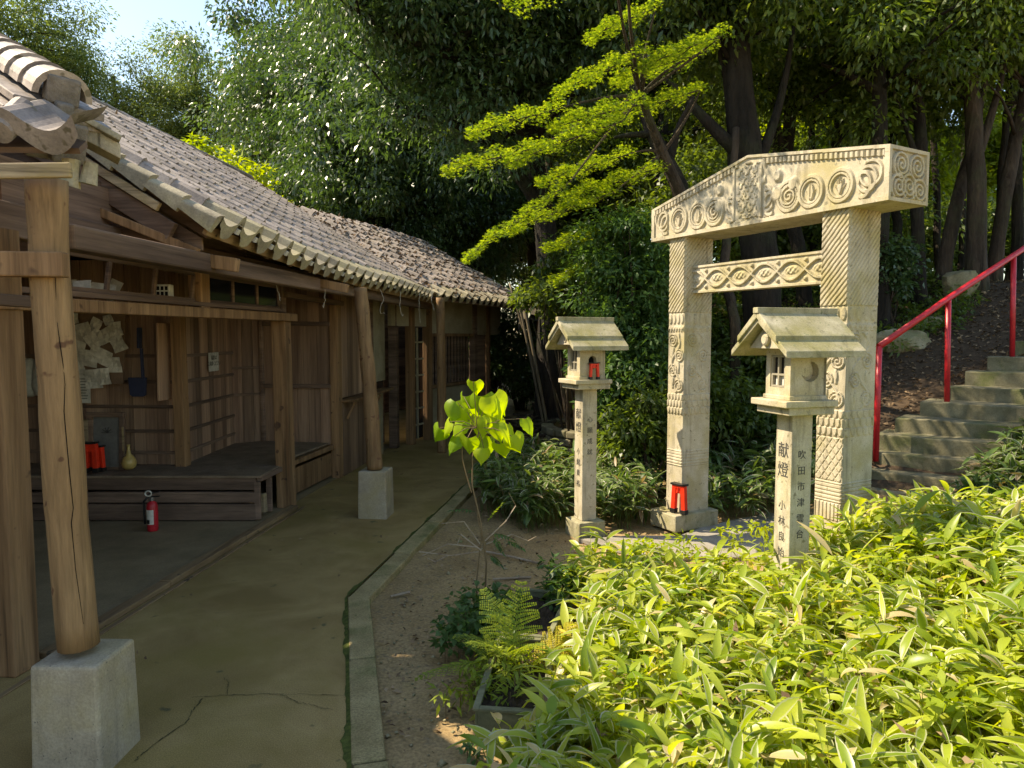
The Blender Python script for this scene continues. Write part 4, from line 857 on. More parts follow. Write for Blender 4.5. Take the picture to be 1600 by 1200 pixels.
for i, (x0, x1, l_) in enumerate(((848, 862, 'thick'), (838, 856, 'thin'), (826, 870, 'most slanted'))):
    m_ = MB(); a_ = at(x0-30, 470-14*i, 10.9+.2*i); b2 = gz(x1-2, 690-3*i, 0); n = 12; P = [a_.lerp(b2, k/n) for k in range(n+1)]
    m_.tube(P, [.024-.004*i+(.003 if k % 2 else 0) for k in range(n+1)], 9); tag(m_.build('bamboo_pole', bamboo_m, smooth=True), 'old bamboo pole leaning by the dark hut, the %s one of the three' % l_, 'bamboo pole')
m_ = MB(); cc = gz(905, 712, 0)+Vector((.55, .75, 0))
for k in range(26):
    for lv in range(3):
        a = math.pi*.55+(k+.5*(lv % 2))*2*math.pi/30; rr_ = .95; d = Vector((math.cos(a), math.sin(a), 0)); tn = Vector((-d.y, d.x, 0))
        m_.obox(cc+d*(rr_+kr.uniform(-.02, .02))+UP*(.06+.11*lv), tn*.095, d*.09, UP*.05, kr.random())
tag(m_.build('stone_curb', step_m, None, .02), 'low round curb of stacked stones in the shade behind the farther lantern', 'stone curb')
m_ = MB()
for k in range(60):
    a = gz(kr.uniform(800, 850), kr.uniform(680, 705), 0)+Vector((0, kr.uniform(-.2, .5), kr.uniform(.02, .35))); d = Vector((kr.uniform(-1, 1), kr.uniform(-.6, .6), kr.uniform(-.25, .25))).normalized()*kr.uniform(.15, .5); m_.tube([a-d, a, a+d+Vector((0, 0, kr.uniform(-.05, .05)))], kr.uniform(.008, .03), 6)
tag(m_.build('brushwood_pile', bark_l), 'heap of cut branches at the dark end of the path beside the bamboo poles', 'brushwood')
# ------------------------------------------------------------------ foliage
def unit(v): return v/np.maximum(np.linalg.norm(v, axis=-1, keepdims=True), 1e-9)
def leaf_quads(P, D, Nn, Ln, Wd, fold=.18, mid=.42):
    D = unit(D); Sd = unit(np.cross(D, Nn)); Up = np.cross(Sd, D); Ln = Ln[:, None]; Wd = Wd[:, None]
    V = np.stack([P, P+D*Ln*mid+Sd*Wd*.5+Up*Wd*fold, P+D*Ln-Up*Ln*.08, P+D*Ln*mid-Sd*Wd*.5+Up*Wd*fold], 1)
    Q = np.arange(len(P)*4).reshape(-1, 4); return V.reshape(-1, 3), Q
def cluster_leaves(C, rad, n, Ln, Wd, droop=.35, flat=.7, rg=R, up=1.2):
    k = len(C); X_ = rg.normal(size=(k, n, 3)); X_ = unit(X_)*(rg.random((k, n, 1))**.45); X_[..., 2] *= flat
    P = (C[:, None]+X_*np.asarray(rad).reshape(k, 1, 1)).reshape(-1, 3); D = (X_+rg.normal(0, .45, X_.shape)).reshape(-1, 3); D[:, 2] -= droop
    Nn = rg.normal(0, .55, P.shape); Nn[:, 2] += up
    m_ = len(P); L_ = Ln*rg.uniform(.65, 1.25, m_); W_ = Wd*rg.uniform(.7, 1.2, m_)
    cr = np.repeat(rg.random(k), n); rn_ = np.clip(.55*cr+.45*rg.random(m_), 0, 1)
    return P, D, Nn, L_, W_, rn_
def crown_mesh(name, mat, C, rad, n, Ln, Wd, **kw):
    P, D, Nn, L_, W_, rn_ = cluster_leaves(C, rad, n, Ln, Wd, **kw); V, Q = leaf_quads(P, D, Nn, L_, W_)
    return np_mesh(name, V, Q, mat, {'rnd': ('FACE', rn_)})
def limb_pts(a, c, k=6, wob=.12, sag=.0, rg=random):
    a, c = Vector(a), Vector(c); l_ = (c-a).length; out = []
    o1 = Vector([rg.uniform(-1, 1) for _ in range(3)])*wob*l_
    for i in range(k+1):
        u = i/k; out.append(a.lerp(c, u)+o1*math.sin(math.pi*u)+UP*sag*l_*math.sin(math.pi*u))
    return out
def tree_parts(trunk, r0, r1, cen, ext, ncl, nleaf, Ln, Wd, mat, rcl=.6, bmat=bark, seed=1, limbs=26, hollow=.45, droop=.35, name='tree', low=-1., flat=.7):
    """trunk: points relative to the base; crown: ellipsoid centre/extent. returns (trunk mesh, crown mesh)"""
    rg = np.random.default_rng(seed); pr = random.Random(seed); cen = np.array(cen, float); ext = np.array(ext, float)
    X_ = unit(rg.normal(size=(ncl*3, 3))); X_ = X_*(hollow+(1-hollow)*rg.random((ncl*3, 1)))
    nz_ = .78+.34*np.sin(X_[:, 0]*4+seed)*np.cos(X_[:, 1]*5+seed*2)+.12*np.sin(X_[:, 2]*7+seed); X_ = X_*nz_[:, None]
    X_ = X_[X_[:, 2] > low][:ncl]; C = cen+X_*ext
    rad = rcl*rg.uniform(.6, 1.35, len(C))
    P = [Vector(p) for p in trunk]; mb = MB(); n = 4*(len(P)-1); pts = []; rr_ = []
    for i in range(n+1):
        u = i/n*(len(P)-1); k = min(int(u), len(P)-2); pts.append(P[k].lerp(P[k+1], u-k)+Vector((pr.uniform(-.02, .02), pr.uniform(-.02, .02), 0))); f = i/n
        rr_.append((r0+(r1-r0)*f)*(1+.5*max(0, 1-f*9)))
    mb.tube(pts, rr_, 12, wob=.12)
    order = rg.permutation(len(C))[:limbs]
    for j in order:
        c = Vector(C[j]); cand = [p for p in pts[n//4:] if p.z < c.z+.4] or pts[n//4:n//2]; a = min(cand, key=lambda p: (p-c).length+pr.random()*.8); ai = pts.index(a)
        q = limb_pts(a, c, 6, .10, .06, pr); rb = max(.012, rr_[ai]*.42); mb.tube(q, [rb*(1-.82*i/6) for i in range(7)], 6)
        for s_ in range(2):
            b = q[3+s_]; e_ = b+Vector((pr.uniform(-1, 1), pr.uniform(-1, 1), pr.uniform(-.1, .7)))*rcl*1.3; mb.tube(limb_pts(b, e_, 3, .1, 0, pr), [rb*.4, rb*.3, rb*.2, .006], 5)
    V = np.concatenate(mb.V); me = bpy.data.meshes.new('trunk'); me.from_pydata(V.tolist(), [], mb.Q); me.materials.append(bmat); me.polygons.foreach_set('use_smooth', [True]*len(me.polygons)); me.update()
    return me, crown_mesh('crown', mat, C, rad, nleaf, Ln, Wd, droop=droop, flat=flat, rg=rg)
def plant_tree(parts, loc, label, name='tree', rot=0., sc=1., group=None, cat='tree'):
    e = empty(name, loc, label, cat, group); e.rotation_euler = (0, 0, rot); e.scale = (sc,)*3 if not hasattr(sc, '__len__') else sc
    ob('trunk', parts[0], e); ob('crown', parts[1], e); return e
# --- kinds shared by the trees behind
ev1 = tree_parts([(0, 0, -.3), (.2, .1, 2.5), (-.1, .2, 5), (.1, 0, 8)], .26, .08, (0, 0, 6.2), (3.0, 2.8, 4.4), 125, 370, .13, .055, ever_m, .72, seed=11, limbs=34, droop=.8)
ev2 = tree_parts([(0, 0, -.3), (-.2, .1, 2.2), (.3, .2, 5), (.1, .3, 8)], .24, .07, (.2, 0, 5.6), (2.7, 2.7, 4.6), 125, 370, .125, .052, ever_m, .7, seed=23, limbs=34, droop=.6)
fa1 = tree_parts([(0, 0, -.3), (.3, .1, 3), (.1, -.2, 7), (.3, 0, 11)], .25, .06, (0, 0, 8.2), (3.3, 3.0, 4.6), 170, 330, .115, .045, far_m, .6, seed=31, limbs=40, hollow=.35)
wd1 = tree_parts([(0, 0, -.3), (.15, .1, 3), (-.1, .1, 6), (.2, 0, 9.5)], .20, .06, (0, 0, 7.4), (3.0, 3.0, 4.0), 120, 210, .16, .075, wood_leaf, .68, seed=41, limbs=34, bmat=bark)
wd2 = tree_parts([(0, 0, -.3), (-.2, .1, 3), (.2, .1, 6), (-.1, 0, 9.5)], .17, .05, (0, 0, 6.6), (2.6, 2.6, 4.8), 110, 210, .16, .07, wood_leaf, .68, seed=47, limbs=30, bmat=bark, hollow=.3)
li1 = tree_parts([(0, 0, -.3), (.1, 0, 1.2), (.0, .1, 2.5), (.1, 0, 4)], .09, .03, (0, 0, 3.6), (1.5, 1.3, 1.7), 70, 150, .14, .065, lime_m, .42, seed=53, limbs=24, bmat=bark_l, hollow=.3)
bb_ = tree_parts([(0, 0, -.2), (.05, 0, .5), (0, .05, 1.2)], .05, .02, (0, 0, 1.1), (1.0, .9, 1.0), 60, 130, .10, .045, wood_leaf, .34, seed=59, limbs=18, bmat=bark_l, hollow=.3)
def put(parts, px, y, label, rot, sc, grp=None, name='tree', dz=0., cat='tree'):
    x = (px-800)/F*y/cp*1.0; plant_tree(parts, (x, y, gh(x, y)+dz), label, name, rot, sc, grp, cat)
# left distance, seen over the roof
put(fa1, 5, 25, 'pale green tree at the far left edge, rising behind the ridge tiles', .3, 1.3, name='pale_tree')
put(fa1, 90, 28, 'pale feathery tree behind the roof with its thin top against the open sky', 1.7, 1.16, name='pale_tree')
put(fa1, 205, 27, 'pale tree below the patch of blue sky, lower than its neighbours', 2.9, 1.04, name='pale_tree')
put(fa1, 330, 27, 'pale green tree half hidden behind the big evergreen, at the right of the blue sky', 4.1, 1.1, name='pale_tree')
put(fa1, 10, 33, 'distant pale tree filling the gap at the left of the roof', 5.0, 1.12, name='pale_tree', grp=None)
put(li1, 352, 14.5, 'small bright yellow-green tree just above the tiled roof', .4, (1.15, 1.1, 1.1), name='lime_tree')
put(li1, 450, 16.5, 'yellow-green young tree beside the dark evergreens above the roof', 2.0, (1., 1., .98), name='lime_tree')
# evergreen mass behind the building
EV = 'dark glossy evergreen tree behind the tiled roof, one of the overlapping crowns there'
for i, (k_, px, y, rot, sc) in enumerate(((ev1, 475, 20, 0, 1.15), (ev2, 535, 17, 1, 1.02), (ev1, 590, 15.5, 2, .92), (ev2, 665, 17, 3.2, 1.1), (ev2, 735, 19, 4, 1.1), (ev1, 515, 24, 5, 1.35), (ev1, 620, 23, .7, 1.3), (ev2, 760, 25, 2.2, 1.4), (ev1, 840, 22, 1.1, 1.2), (ev2, 700, 27, .2, 1.5))):
    put(k_, px, y, EV, rot, sc, 'evergreens behind the roof', 'evergreen_tree')
# woodland behind gate and slope
WT_ = 'slender woodland tree in the far rows behind the gate and slope'
wr = random.Random(77)
for i, (px, y) in enumerate(((760, 31), (860, 28), (930, 20), (985, 26), (1040, 18), (1100, 24), (1160, 19), (1230, 27), (1290, 21), (1350, 29), (1000, 36), (1180, 36), (1390, 42), (1640, 52), (880, 38), (1500, 60), (1250, 45), (1100, 48), (950, 48))):
    put(wd1 if i % 2 else wd2, px, y, WT_, wr.uniform(0, 6), wr.uniform(1.0, 1.25)*(1 if y < 32 else 1.15), 'woodland trees behind the gate', 'woodland_tree')
for i, (px, y) in enumerate(((1250, 17), (1440, 20), (1560, 19), (1330, 24), (1640, 22), (1180, 22), (1500, 24), (1400, 17), (1600, 28), (1470, 30), (1210, 15))):
    put(li1, px, y, 'sunlit lime green understorey tree beyond the dark trunks', wr.uniform(0, 6), wr.uniform(.9, 1.3), 'sunlit understorey trees', 'lime_tree')
# --- near trunks of the wood, traced one by one
def trunk_tree(pts, y, r0, r1, label, crown=None, bm=bark, seed=1, side=()):
    r0, r1 = r0*.78, r1*.8; base = at(*pts[0], y); x0, y0 = base.x, base.y; base = Vector((x0, y0, gh(x0, y0)))
    P = [Vector((0, 0, -.3))]+[at(px, py, y+dy)-base for (px, py), dy in zip(pts[1:], np.linspace(0, .6, len(pts)-1))]
    e = empty('woodland_tree', base, label, 'tree'); pr = random.Random(seed); mb = MB(); n = 5*(len(P)-1); q = []; rr_ = []
    for i in range(n+1):
        u = i/n*(len(P)-1); k = min(int(u), len(P)-2); f = u-k; q.append(P[k].lerp(P[k+1], f)+Vector((pr.uniform(-.012, .012), pr.uniform(-.012, .012), 0))); rr_.append((r0+(r1-r0)*i/n)*(1+.45*max(0, 1-i/n*8)))
    mb.tube(q, rr_, 14, wob=.14)
    for (i0, px, py, dy, rb) in side:
        a = q[min(n, int(i0*n))]; c = at(px, py, y+dy)-base; mb.tube(limb_pts(a, c, 7, .07, .0, pr), [rb*(1-.7*i/7) for i in range(8)], 8, wob=.1)
    # twigs carrying the crown
    if crown:
        (cpx, cpy, cdy, ex, ncl, nlf) = crown; ncl = int(ncl*1.5); cen = at(cpx, cpy+70, y+cdy)-base; rg = np.random.default_rng(seed); X_ = rg.normal(size=(ncl, 3))*.5; C = np.array(cen)+X_*np.array(ex)
        for c in C[:26]:
            a = min(q[n//3:], key=lambda p: (p-Vector(c)).length+pr.random()*.6); mb.tube(limb_pts(a, c, 4, .1, .03, pr), [.03, .024, .017, .011, .006], 5)
        ob('crown', crown_mesh('crown', wood_leaf, C, .5*rg.uniform(.6, 1.3, ncl), nlf, .105, .045, rg=rg, droop=.5), e)
    V = np.concatenate(mb.V); me = bpy.data.meshes.new('trunk'); me.from_pydata(V.tolist(), [], mb.Q); me.materials.append(bm); me.polygons.foreach_set('use_smooth', [True]*len(me.polygons)); me.update(); ob('trunk', me, e); return e
trunk_tree([(1195, 560), (1190, 420), (1165, 250), (1150, 80), (1140, -180)], 8.6, .30, .2, 'thickest dark trunk in the wood, seen behind the middle of the gate', (1150, -130, 0, (1.6, 1.4, .9), 40, 170), seed=1, side=((.5, 1040, 120, .3, .10), (.55, 1090, -60, .3, .1), (.45, 1240, 40, .4, .08)))
trunk_tree([(1112, 540), (1080, 400), (1062, 290), (1020, 210), (985, 120)], 8.2, .17, .08, 'dark leaning trunk rising left from behind the far end of the gate beam', None, seed=2, side=((.6, 1085, 150, .2, .06), (.75, 960, 215, .1, .05)))
trunk_tree([(1378, 470), (1376, 330), (1374, 180), (1368, 0), (1365, -200)], 9.3, .135, .10, 'straight dark trunk close above the near end of the gate beam', (1360, -60, .3, (1.5, 1.4, 1.2), 45, 150), seed=3, side=((.55, 1283, 100, .2, .07), (.7, 1420, 30, .2, .05)))
trunk_tree([(1440, 450), (1432, 330), (1440, 220), (1425, 90), (1415, -150)], 9.8, .12, .08, 'dark crooked trunk right of the gate with ivy at its foot', (1430, -40, .2, (1.4, 1.3, 1.2), 45, 150), seed=4, side=((.4, 1385, 110, .2, .05),))
trunk_tree([(1466, 432), (1490, 330), (1518, 240), (1535, 120), (1540, -100)], 10.2, .13, .08, 'slanting brown trunk forking beside the pale rail', (1520, -60, .3, (1.5, 1.3, 1.2), 45, 150), bark_l, seed=5)
trunk_tree([(1528, 425), (1527, 300), (1520, 180), (1512, 60), (1508, -160)], 9.9, .165, .10, 'upright brown trunk standing over the upright boulder', (1515, -70, .2, (1.5, 1.4, 1.2), 50, 150), bark_l, seed=6, side=((.38, 1580, 60, .2, .08), (.62, 1600, -60, .2, .06)))
trunk_tree([(1548, 415), (1572, 300), (1598, 160), (1618, 40), (1640, -120)], 10.4, .13, .08, 'trunk leaning out to the right edge above the red handrail', (1610, -40, .2, (1.4, 1.3, 1.2), 45, 150), bark_l, seed=7)
trunk_tree([(1592, 400), (1590, 300), (1588, 200), (1582, 60), (1580, -120)], 12.0, .12, .08, 'thin dark trunk at the right edge beyond the leaning one', (1590, -40, .2, (1.6, 1.4, 1.4), 45, 150), seed=8)
trunk_tree([(1318, 480), (1312, 400), (1300, 280), (1320, 120), (1310, -80)], 11.5, .12, .08, 'dark trunk seen through the gap above the tie beam, furthest right there', (1300, -20, .2, (1.8, 1.5, 1.4), 50, 150), seed=9)
trunk_tree([(1262, 520), (1250, 400), (1225, 300), (1240, 100), (1230, -80)], 10.6, .15, .09, 'dark trunk in the middle of the opening between the gate posts', (1230, -10, .2, (1.8, 1.5, 1.4), 50, 150), seed=10, side=((.55, 1200, 130, .2, .06),))
trunk_tree([(845, 640), (846, 520), (850, 380), (858, 250), (850, 60)], 13.0, .13, .08, 'pale straight trunk in the dark gap behind the leaning bamboo', (850, 60, .2, (1.8, 1.5, 1.6), 50, 150), bark_l, seed=12)
trunk_tree([(1155, 600), (1148, 500), (1130, 420), (1140, 330), (1150, 200)], 8.0, .085, .05, 'thin brown trunk close inside the far gate post', None, bark_l, seed=13)
trunk_tree([(1408, 455), (1404, 380), (1398, 300), (1392, 150), (1400, -60)], 11.4, .10, .07, 'thin dark trunk between the straight trunk and the crooked one', (1400, 40, .2, (1.5, 1.4, 1.4), 45, 150), seed=14)
for i, (px, y, lean) in enumerate(((1340, 11.6, 14), (1470, 12.5, -18), (1556, 11.2, 22), (1275, 12.2, -10), (1425, 11.2, 20), (1500, 13.2, 12), (1390, 13, -14), (1205, 11.4, 12))):
    trunk_tree([(px, 470), (px+lean*.3, 370), (px+lean*.4, 270), (px+lean, 120), (px+lean*1.4, -100)], y, .085, .055, 'slim dark trunk in deep shade among the thicker trunks on the slope', None, seed=60+i)['group'] = 'slim trunks on the slope'
# big spreading broadleaf whose dark limbs cross the top of the picture
base = Vector((.55, 11.2, gh(.55, 11.2))); e = empty('spreading_evergreen', base, 'large spreading evergreen whose black limbs fan out high above the roof end', 'tree'); mb = MB(); pr = random.Random(5)
def lp(px, py, y): return at(px, py, y)-base
tk = [Vector((0, 0, -.3)), lp(862, 480, 11.1), lp(850, 330, 11), lp(822, 170, 10.8)]
q = [tk[int(min(u, 2.999))].lerp(tk[int(min(u, 2.999))+1], u-int(min(u, 2.999))) for u in np.linspace(0, 3, 16)]; mb.tube(q, [.24-.008*i for i in range(16)], 12, wob=.1)
LB_ = [((822, 170, 10.8), (770, 110, 10.3), (690, 85, 9.6), (560, 25, 9.2)), ((822, 170, 10.8), (800, 60, 10.2), (740, -20, 9.8), (680, -90, 9.5)), ((835, 240, 10.9), (740, 130, 10.2), (640, 70, 9.8), (540, -20, 9.3)),
       ((822, 170, 10.8), (870, 70, 10.2), (930, 30, 9.8), (1010, -40, 9.4)), ((835, 210, 10.9), (905, 130, 10.2), (980, 95, 9.6), (1060, 40, 9.2)), ((800, 80, 10.3), (720, 20, 10.1), (640, -20, 9.9), (560, -70, 9.6)), ((850, 330, 11), (780, 230, 10.6), (700, 190, 10.2), (630, 180, 10))]
C = []
for l_ in LB_:
    pts = [lp(*p) for p in l_]; q = [pts[int(min(u, 2.999))].lerp(pts[int(min(u, 2.999))+1], u-int(min(u, 2.999)))+Vector((pr.uniform(-.02, .02),)*3) for u in np.linspace(0, 3, 16)]; mb.tube(q, [.11-.0058*i for i in range(16)], 9, wob=.1)
    for i in range(3, 16):
        for s_ in range(3):
            c = q[i]+Vector((pr.uniform(-.9, .9), pr.uniform(-.8, .8), pr.uniform(-.15, .85))); C.append(c)
            if s_ < 2: mb.tube(limb_pts(q[i], c, 4, .1, .05, pr), [.028, .022, .016, .01, .005], 5)
for i in range(160):   # upper canopy above the frame, shading the slope
    C.append(Vector((pr.uniform(-2.6, 4.2), pr.uniform(-2.8, 1.4), pr.uniform(6.6, 9.5))))
C = np.array(C); V = np.concatenate(mb.V); me = bpy.data.meshes.new('trunk'); me.from_pydata(V.tolist(), [], mb.Q); me.materials.append(bark); me.update(); ob('trunk', me, e)
ob('crown', crown_mesh('crown', ever_m, C, .52*R.uniform(.6, 1.3, len(C)), 150, .12, .045, droop=.6), e)
# Japanese maple: flat sprays of star leaves
def star_leaves(P, Nn, size, rg, rn_):
    k = len(P); Nn = unit(Nn); A_ = unit(np.cross(Nn, rg.normal(size=(k, 3)))); B_ = np.cross(Nn, A_); V = [P]
    lob = [(-2.2, .62), (-1.1, .9), (0, 1.05), (1.1, .9), (2.2, .62)]; ang = []
    for i, (a, l_) in enumerate(lob): ang += [(a-.55, .30), (a, l_)]
    ang.append((2.75, .28))
    for (a, l_) in ang: V.append(P+(A_*math.cos(a)+B_*math.sin(a))*(size*l_)[:, None]-Nn*(size*.12*l_*l_)[:, None])
    V = np.stack(V, 1); m_ = V.shape[1]; I = np.arange(k)[:, None]*m_; Q = np.concatenate([I+np.array([[0, 1+2*i, 2+2*i, 3+2*i]]) for i in range(5)]); return V.reshape(-1, 3), Q, np.tile(rn_, 5)
mbase = Vector((1.9, 8.0, gh(1.9, 8.0))); e = empty('maple_tree', mbase, 'maple with flat sprays of sunlit yellow-green star leaves reaching left of the gate', 'maple tree')
sprays = [((1130, 55), (1000, 85), 6.9, .34), ((1010, 82), (868, 125), 6.8, .34), ((1005, 162), (860, 180), 6.6, .38), ((880, 168), (730, 190), 6.5, .28), ((975, 188), (790, 236), 6.4, .32), ((1025, 12), (918, 40), 6.9, .3), ((840, 232), (690, 250), 6.9, .3), ((890, 285), (724, 388), 6.7, .34), ((1110, 78), (960, 110), 7.3, .4),
          ((1030, 262), (880, 292), 7.6, .5), ((1040, 330), (850, 372), 7.7, .5), ((985, 240), (840, 268), 7.3, .4), ((1095, 140), (960, 168), 7.5, .4), ((1000, 385), (860, 425), 7.8, .5), ((960, 300), (790, 345), 7.3, .35), ((960, -95), (760, -70), 5.75, .8), ((980, -150), (840, -130), 5.5, .6)]  # last two sprays, above the frame, are added to dapple the gate beam
P = []; Nn = []; mb = MB(); pr = random.Random(9); rg = np.random.default_rng(9); hub = [lpt-mbase for lpt in (at(1075, 330, 7.9), at(1035, 240, 7.7), at(1000, 150, 7.4))]
mb.tube([Vector((0, 0, -.3)), Vector((-.05, 0, 1)), hub[0], hub[1], hub[2]], [.12, .1, .085, .06, .03], 10, wob=.1)
for (a2, c2, y, wdt) in sprays:
    a_ = at(*a2, y+.25); c_ = at(*c2, y); d = (c_-a_); l_ = d.length; dn = d.normalized(); sd = dn.cross(UP).normalized(); n = int(l_*wdt*3000)+250
    u = rg.random(n)**.8; v = (rg.random(n)-.5)*2; wv = wdt*(.35+.65*np.sin(np.pi*np.clip(u*.85+.12, 0, 1))); v = v*wv
    ly = np.floor(rg.random(n)*2)-.5; z = ly*.05+rg.normal(0, .018, n)-.22*v*v-.10*u*u+.03*np.sin(u*19+v*9)
    P.append(np.array(a_-mbase)+np.array(d)*u[:, None]+np.array(sd)*v[:, None]+np.array([0, 0, 1])*z[:, None]); q_ = rg.normal(0, .32, (n, 3)); q_[:, 2] += 1; q_ -= np.array(dn)*.15; Nn.append(q_)
    h = min(hub, key=lambda p: (p-(a_-mbase)).length); mb.tube(limb_pts(h, a_-mbase, 5, .06, .03, pr)+[a_-mbase+d*.5-UP*.05, c_-mbase-UP*.12], [.022, .019, .016, .013, .011, .009, .006, .003], 6)
    for s_ in range(6):
        b = a_-mbase+d*(.1+.14*s_)-UP*.04; mb.tube([b, b+d*.12+sd*wdt*.8*(-1)**s_-UP*.05], [.007, .003], 4)
P = np.concatenate(P); Nn = np.concatenate(Nn); V, Q, rn_ = star_leaves(P, Nn, rg.uniform(.017, .034, len(P)), rg, rg.random(len(P))); ob('crown', np_mesh('crown', V, Q, maple_m, {'rnd': ('FACE', rn_)}), e)
V = np.concatenate(mb.V); me = bpy.data.meshes.new('trunk'); me.from_pydata(V.tolist(), [], mb.Q); me.materials.append(bark_l); me.update(); ob('trunk', me, e)
# shrubs between lantern, gate and wood
def shrub(px, py, y, ext, ncl, nlf, label, mat=nand_m, Ln=.085, Wd=.035, seed=1, rcl=.28, name='shrub', flat=.5, droop=.3):
    c = at(px, py, y); b = Vector((c.x, c.y, gh(c.x, c.y))); e = empty(name, b, label, 'shrub'); rg = np.random.default_rng(seed); pr = random.Random(seed)
    X_ = unit(rg.normal(size=(ncl, 3)))*rg.random((ncl, 1))**.5; C = np.array(c-b)+X_*np.array(ext); C = C[C[:, 2] > .1]; mb = MB()
    for cc in C[:30]: mb.tube(limb_pts((pr.uniform(-.1, .1), pr.uniform(-.1, .1), -.1), cc, 5, .1, .05, pr), [.02, .017, .014, .011, .008, .004], 5)
    V = np.concatenate(mb.V); me = bpy.data.meshes.new('stem'); me.from_pydata(V.tolist(), [], mb.Q); me.materials.append(bark_l); me.update(); ob('stem', me, e)
    ob('foliage', crown_mesh('foliage', mat, C, rcl*rg.uniform(.6, 1.3, len(C)), nlf, Ln, Wd, rg=rg, flat=flat, droop=droop), e)
shrub(985, 430, 7.5, (.55, .5, .75), 70, 120, 'tall feathery shrub under the maple, rising behind the farther lantern roof', seed=3)
shrub(975, 560, 7.3, (.55, .5, .6), 60, 120, 'dense green shrub directly behind the farther lantern box', seed=4)
shrub(1010, 660, 6.9, (.4, .4, .4), 45, 110, 'low dark shrub between the farther lantern and the far gate post', wood_leaf, seed=5)
shrub(905, 440, 9.5, (.8, .6, .8), 60, 120, 'deep shade shrub above the dark hut roof', wood_leaf, .1, .04, seed=6)
shrub(1120, 640, 7.6, (.7, .5, .5), 60, 110, 'dark leafy shrub filling the lower gate opening', wood_leaf, seed=7)
shrub(1210, 560, 8.2, (.7, .5, .5), 60, 110, 'dark shrub in the gate opening beside the thickest trunk', wood_leaf, seed=8)
shrub(1385, 415, 9.4, (.4, .3, .4), 45, 110, 'ivy-like dark bush round the foot of the crooked trunk', ever_m, .07, .045, seed=9)
shrub(760, 540, 13.5, (.9, .5, .9), 60, 120, 'dark bush drooping over the far end of the building', ever_m, .1, .04, seed=10)
shrub(815, 530, 15.5, (.9, .5, 1.3), 90, 130, 'dark bush tall behind the building end, beyond the cut branches', ever_m, .1, .04, seed=22, rcl=.4)
shrub(880, 600, 14.5, (1.0, .5, .9), 60, 120, 'dark bush closing the gap between building end and hut', ever_m, .1, .04, seed=12)
shrub(1010, 560, 8.6, (.7, .5, 1.0), 70, 120, 'dark shrub standing between the far gate post and the maple trunk', wood_leaf, seed=13)
for i, (px, y, sc) in enumerate(((1050, 11, 1.3), (1150, 12, 1.4), (1240, 12.5, 1.2), (1330, 13, 1.2), (1420, 14, 1.1), (960, 13, 1.5), (1560, 15, 1.2), (1500, 17, 1.3), (1090, 15, 1.7), (1210, 16, 1.8))):
    put(bb_, px, y, 'leafy understorey bush among the trunks behind the gate', wr.uniform(0, 6), sc, 'understorey bushes', 'bush', cat='shrub')
# --- bamboo grass
def blades(P, head, pitch, bend, Ln, Wd, rg, seg=6):
    n = len(P); prof = np.array([.18, .72, 1, .96, .78, .46, .0]); c = P.copy(); th = pitch.copy(); out = []; roll = rg.normal(0, .35, n)
    for k in range(seg+1):
        d = np.stack([np.cos(th)*np.cos(head), np.cos(th)*np.sin(head), np.sin(th)], -1); s0 = np.stack([-np.sin(head), np.cos(head), np.zeros(n)], -1); u0 = np.cross(d, s0)
        sd = s0*np.cos(roll)[:, None]+u0*np.sin(roll)[:, None]; up_ = np.cross(d, sd); hw = (Wd*prof[k]*.5)[:, None]
        out.append(np.stack([c-sd*hw-up_*hw*.35*-1, c, c+sd*hw+up_*hw*.35], 1)); c = c+d*(Ln/seg)[:, None]; th = th-bend/seg
    V = np.stack(out, 1); m_ = (seg+1)*3; I = (np.arange(n)*m_)[:, None]
    q = np.array([[k*3+j, k*3+j+1, (k+1)*3+j+1, (k+1)*3+j] for k in range(seg) for j in range(2)]); Q = (I[:, :, None]+q[None]).reshape(-1, 4)
    edge = np.tile(np.array([1., 0, 1.]*(seg+1)), n); rn_ = rg.random(n); old = (rg.random(n) < .5)*rg.uniform(.4, 1., n)
    return V.reshape(-1, 3), Q, edge, np.repeat(rn_, len(q)), np.repeat(old, len(q))
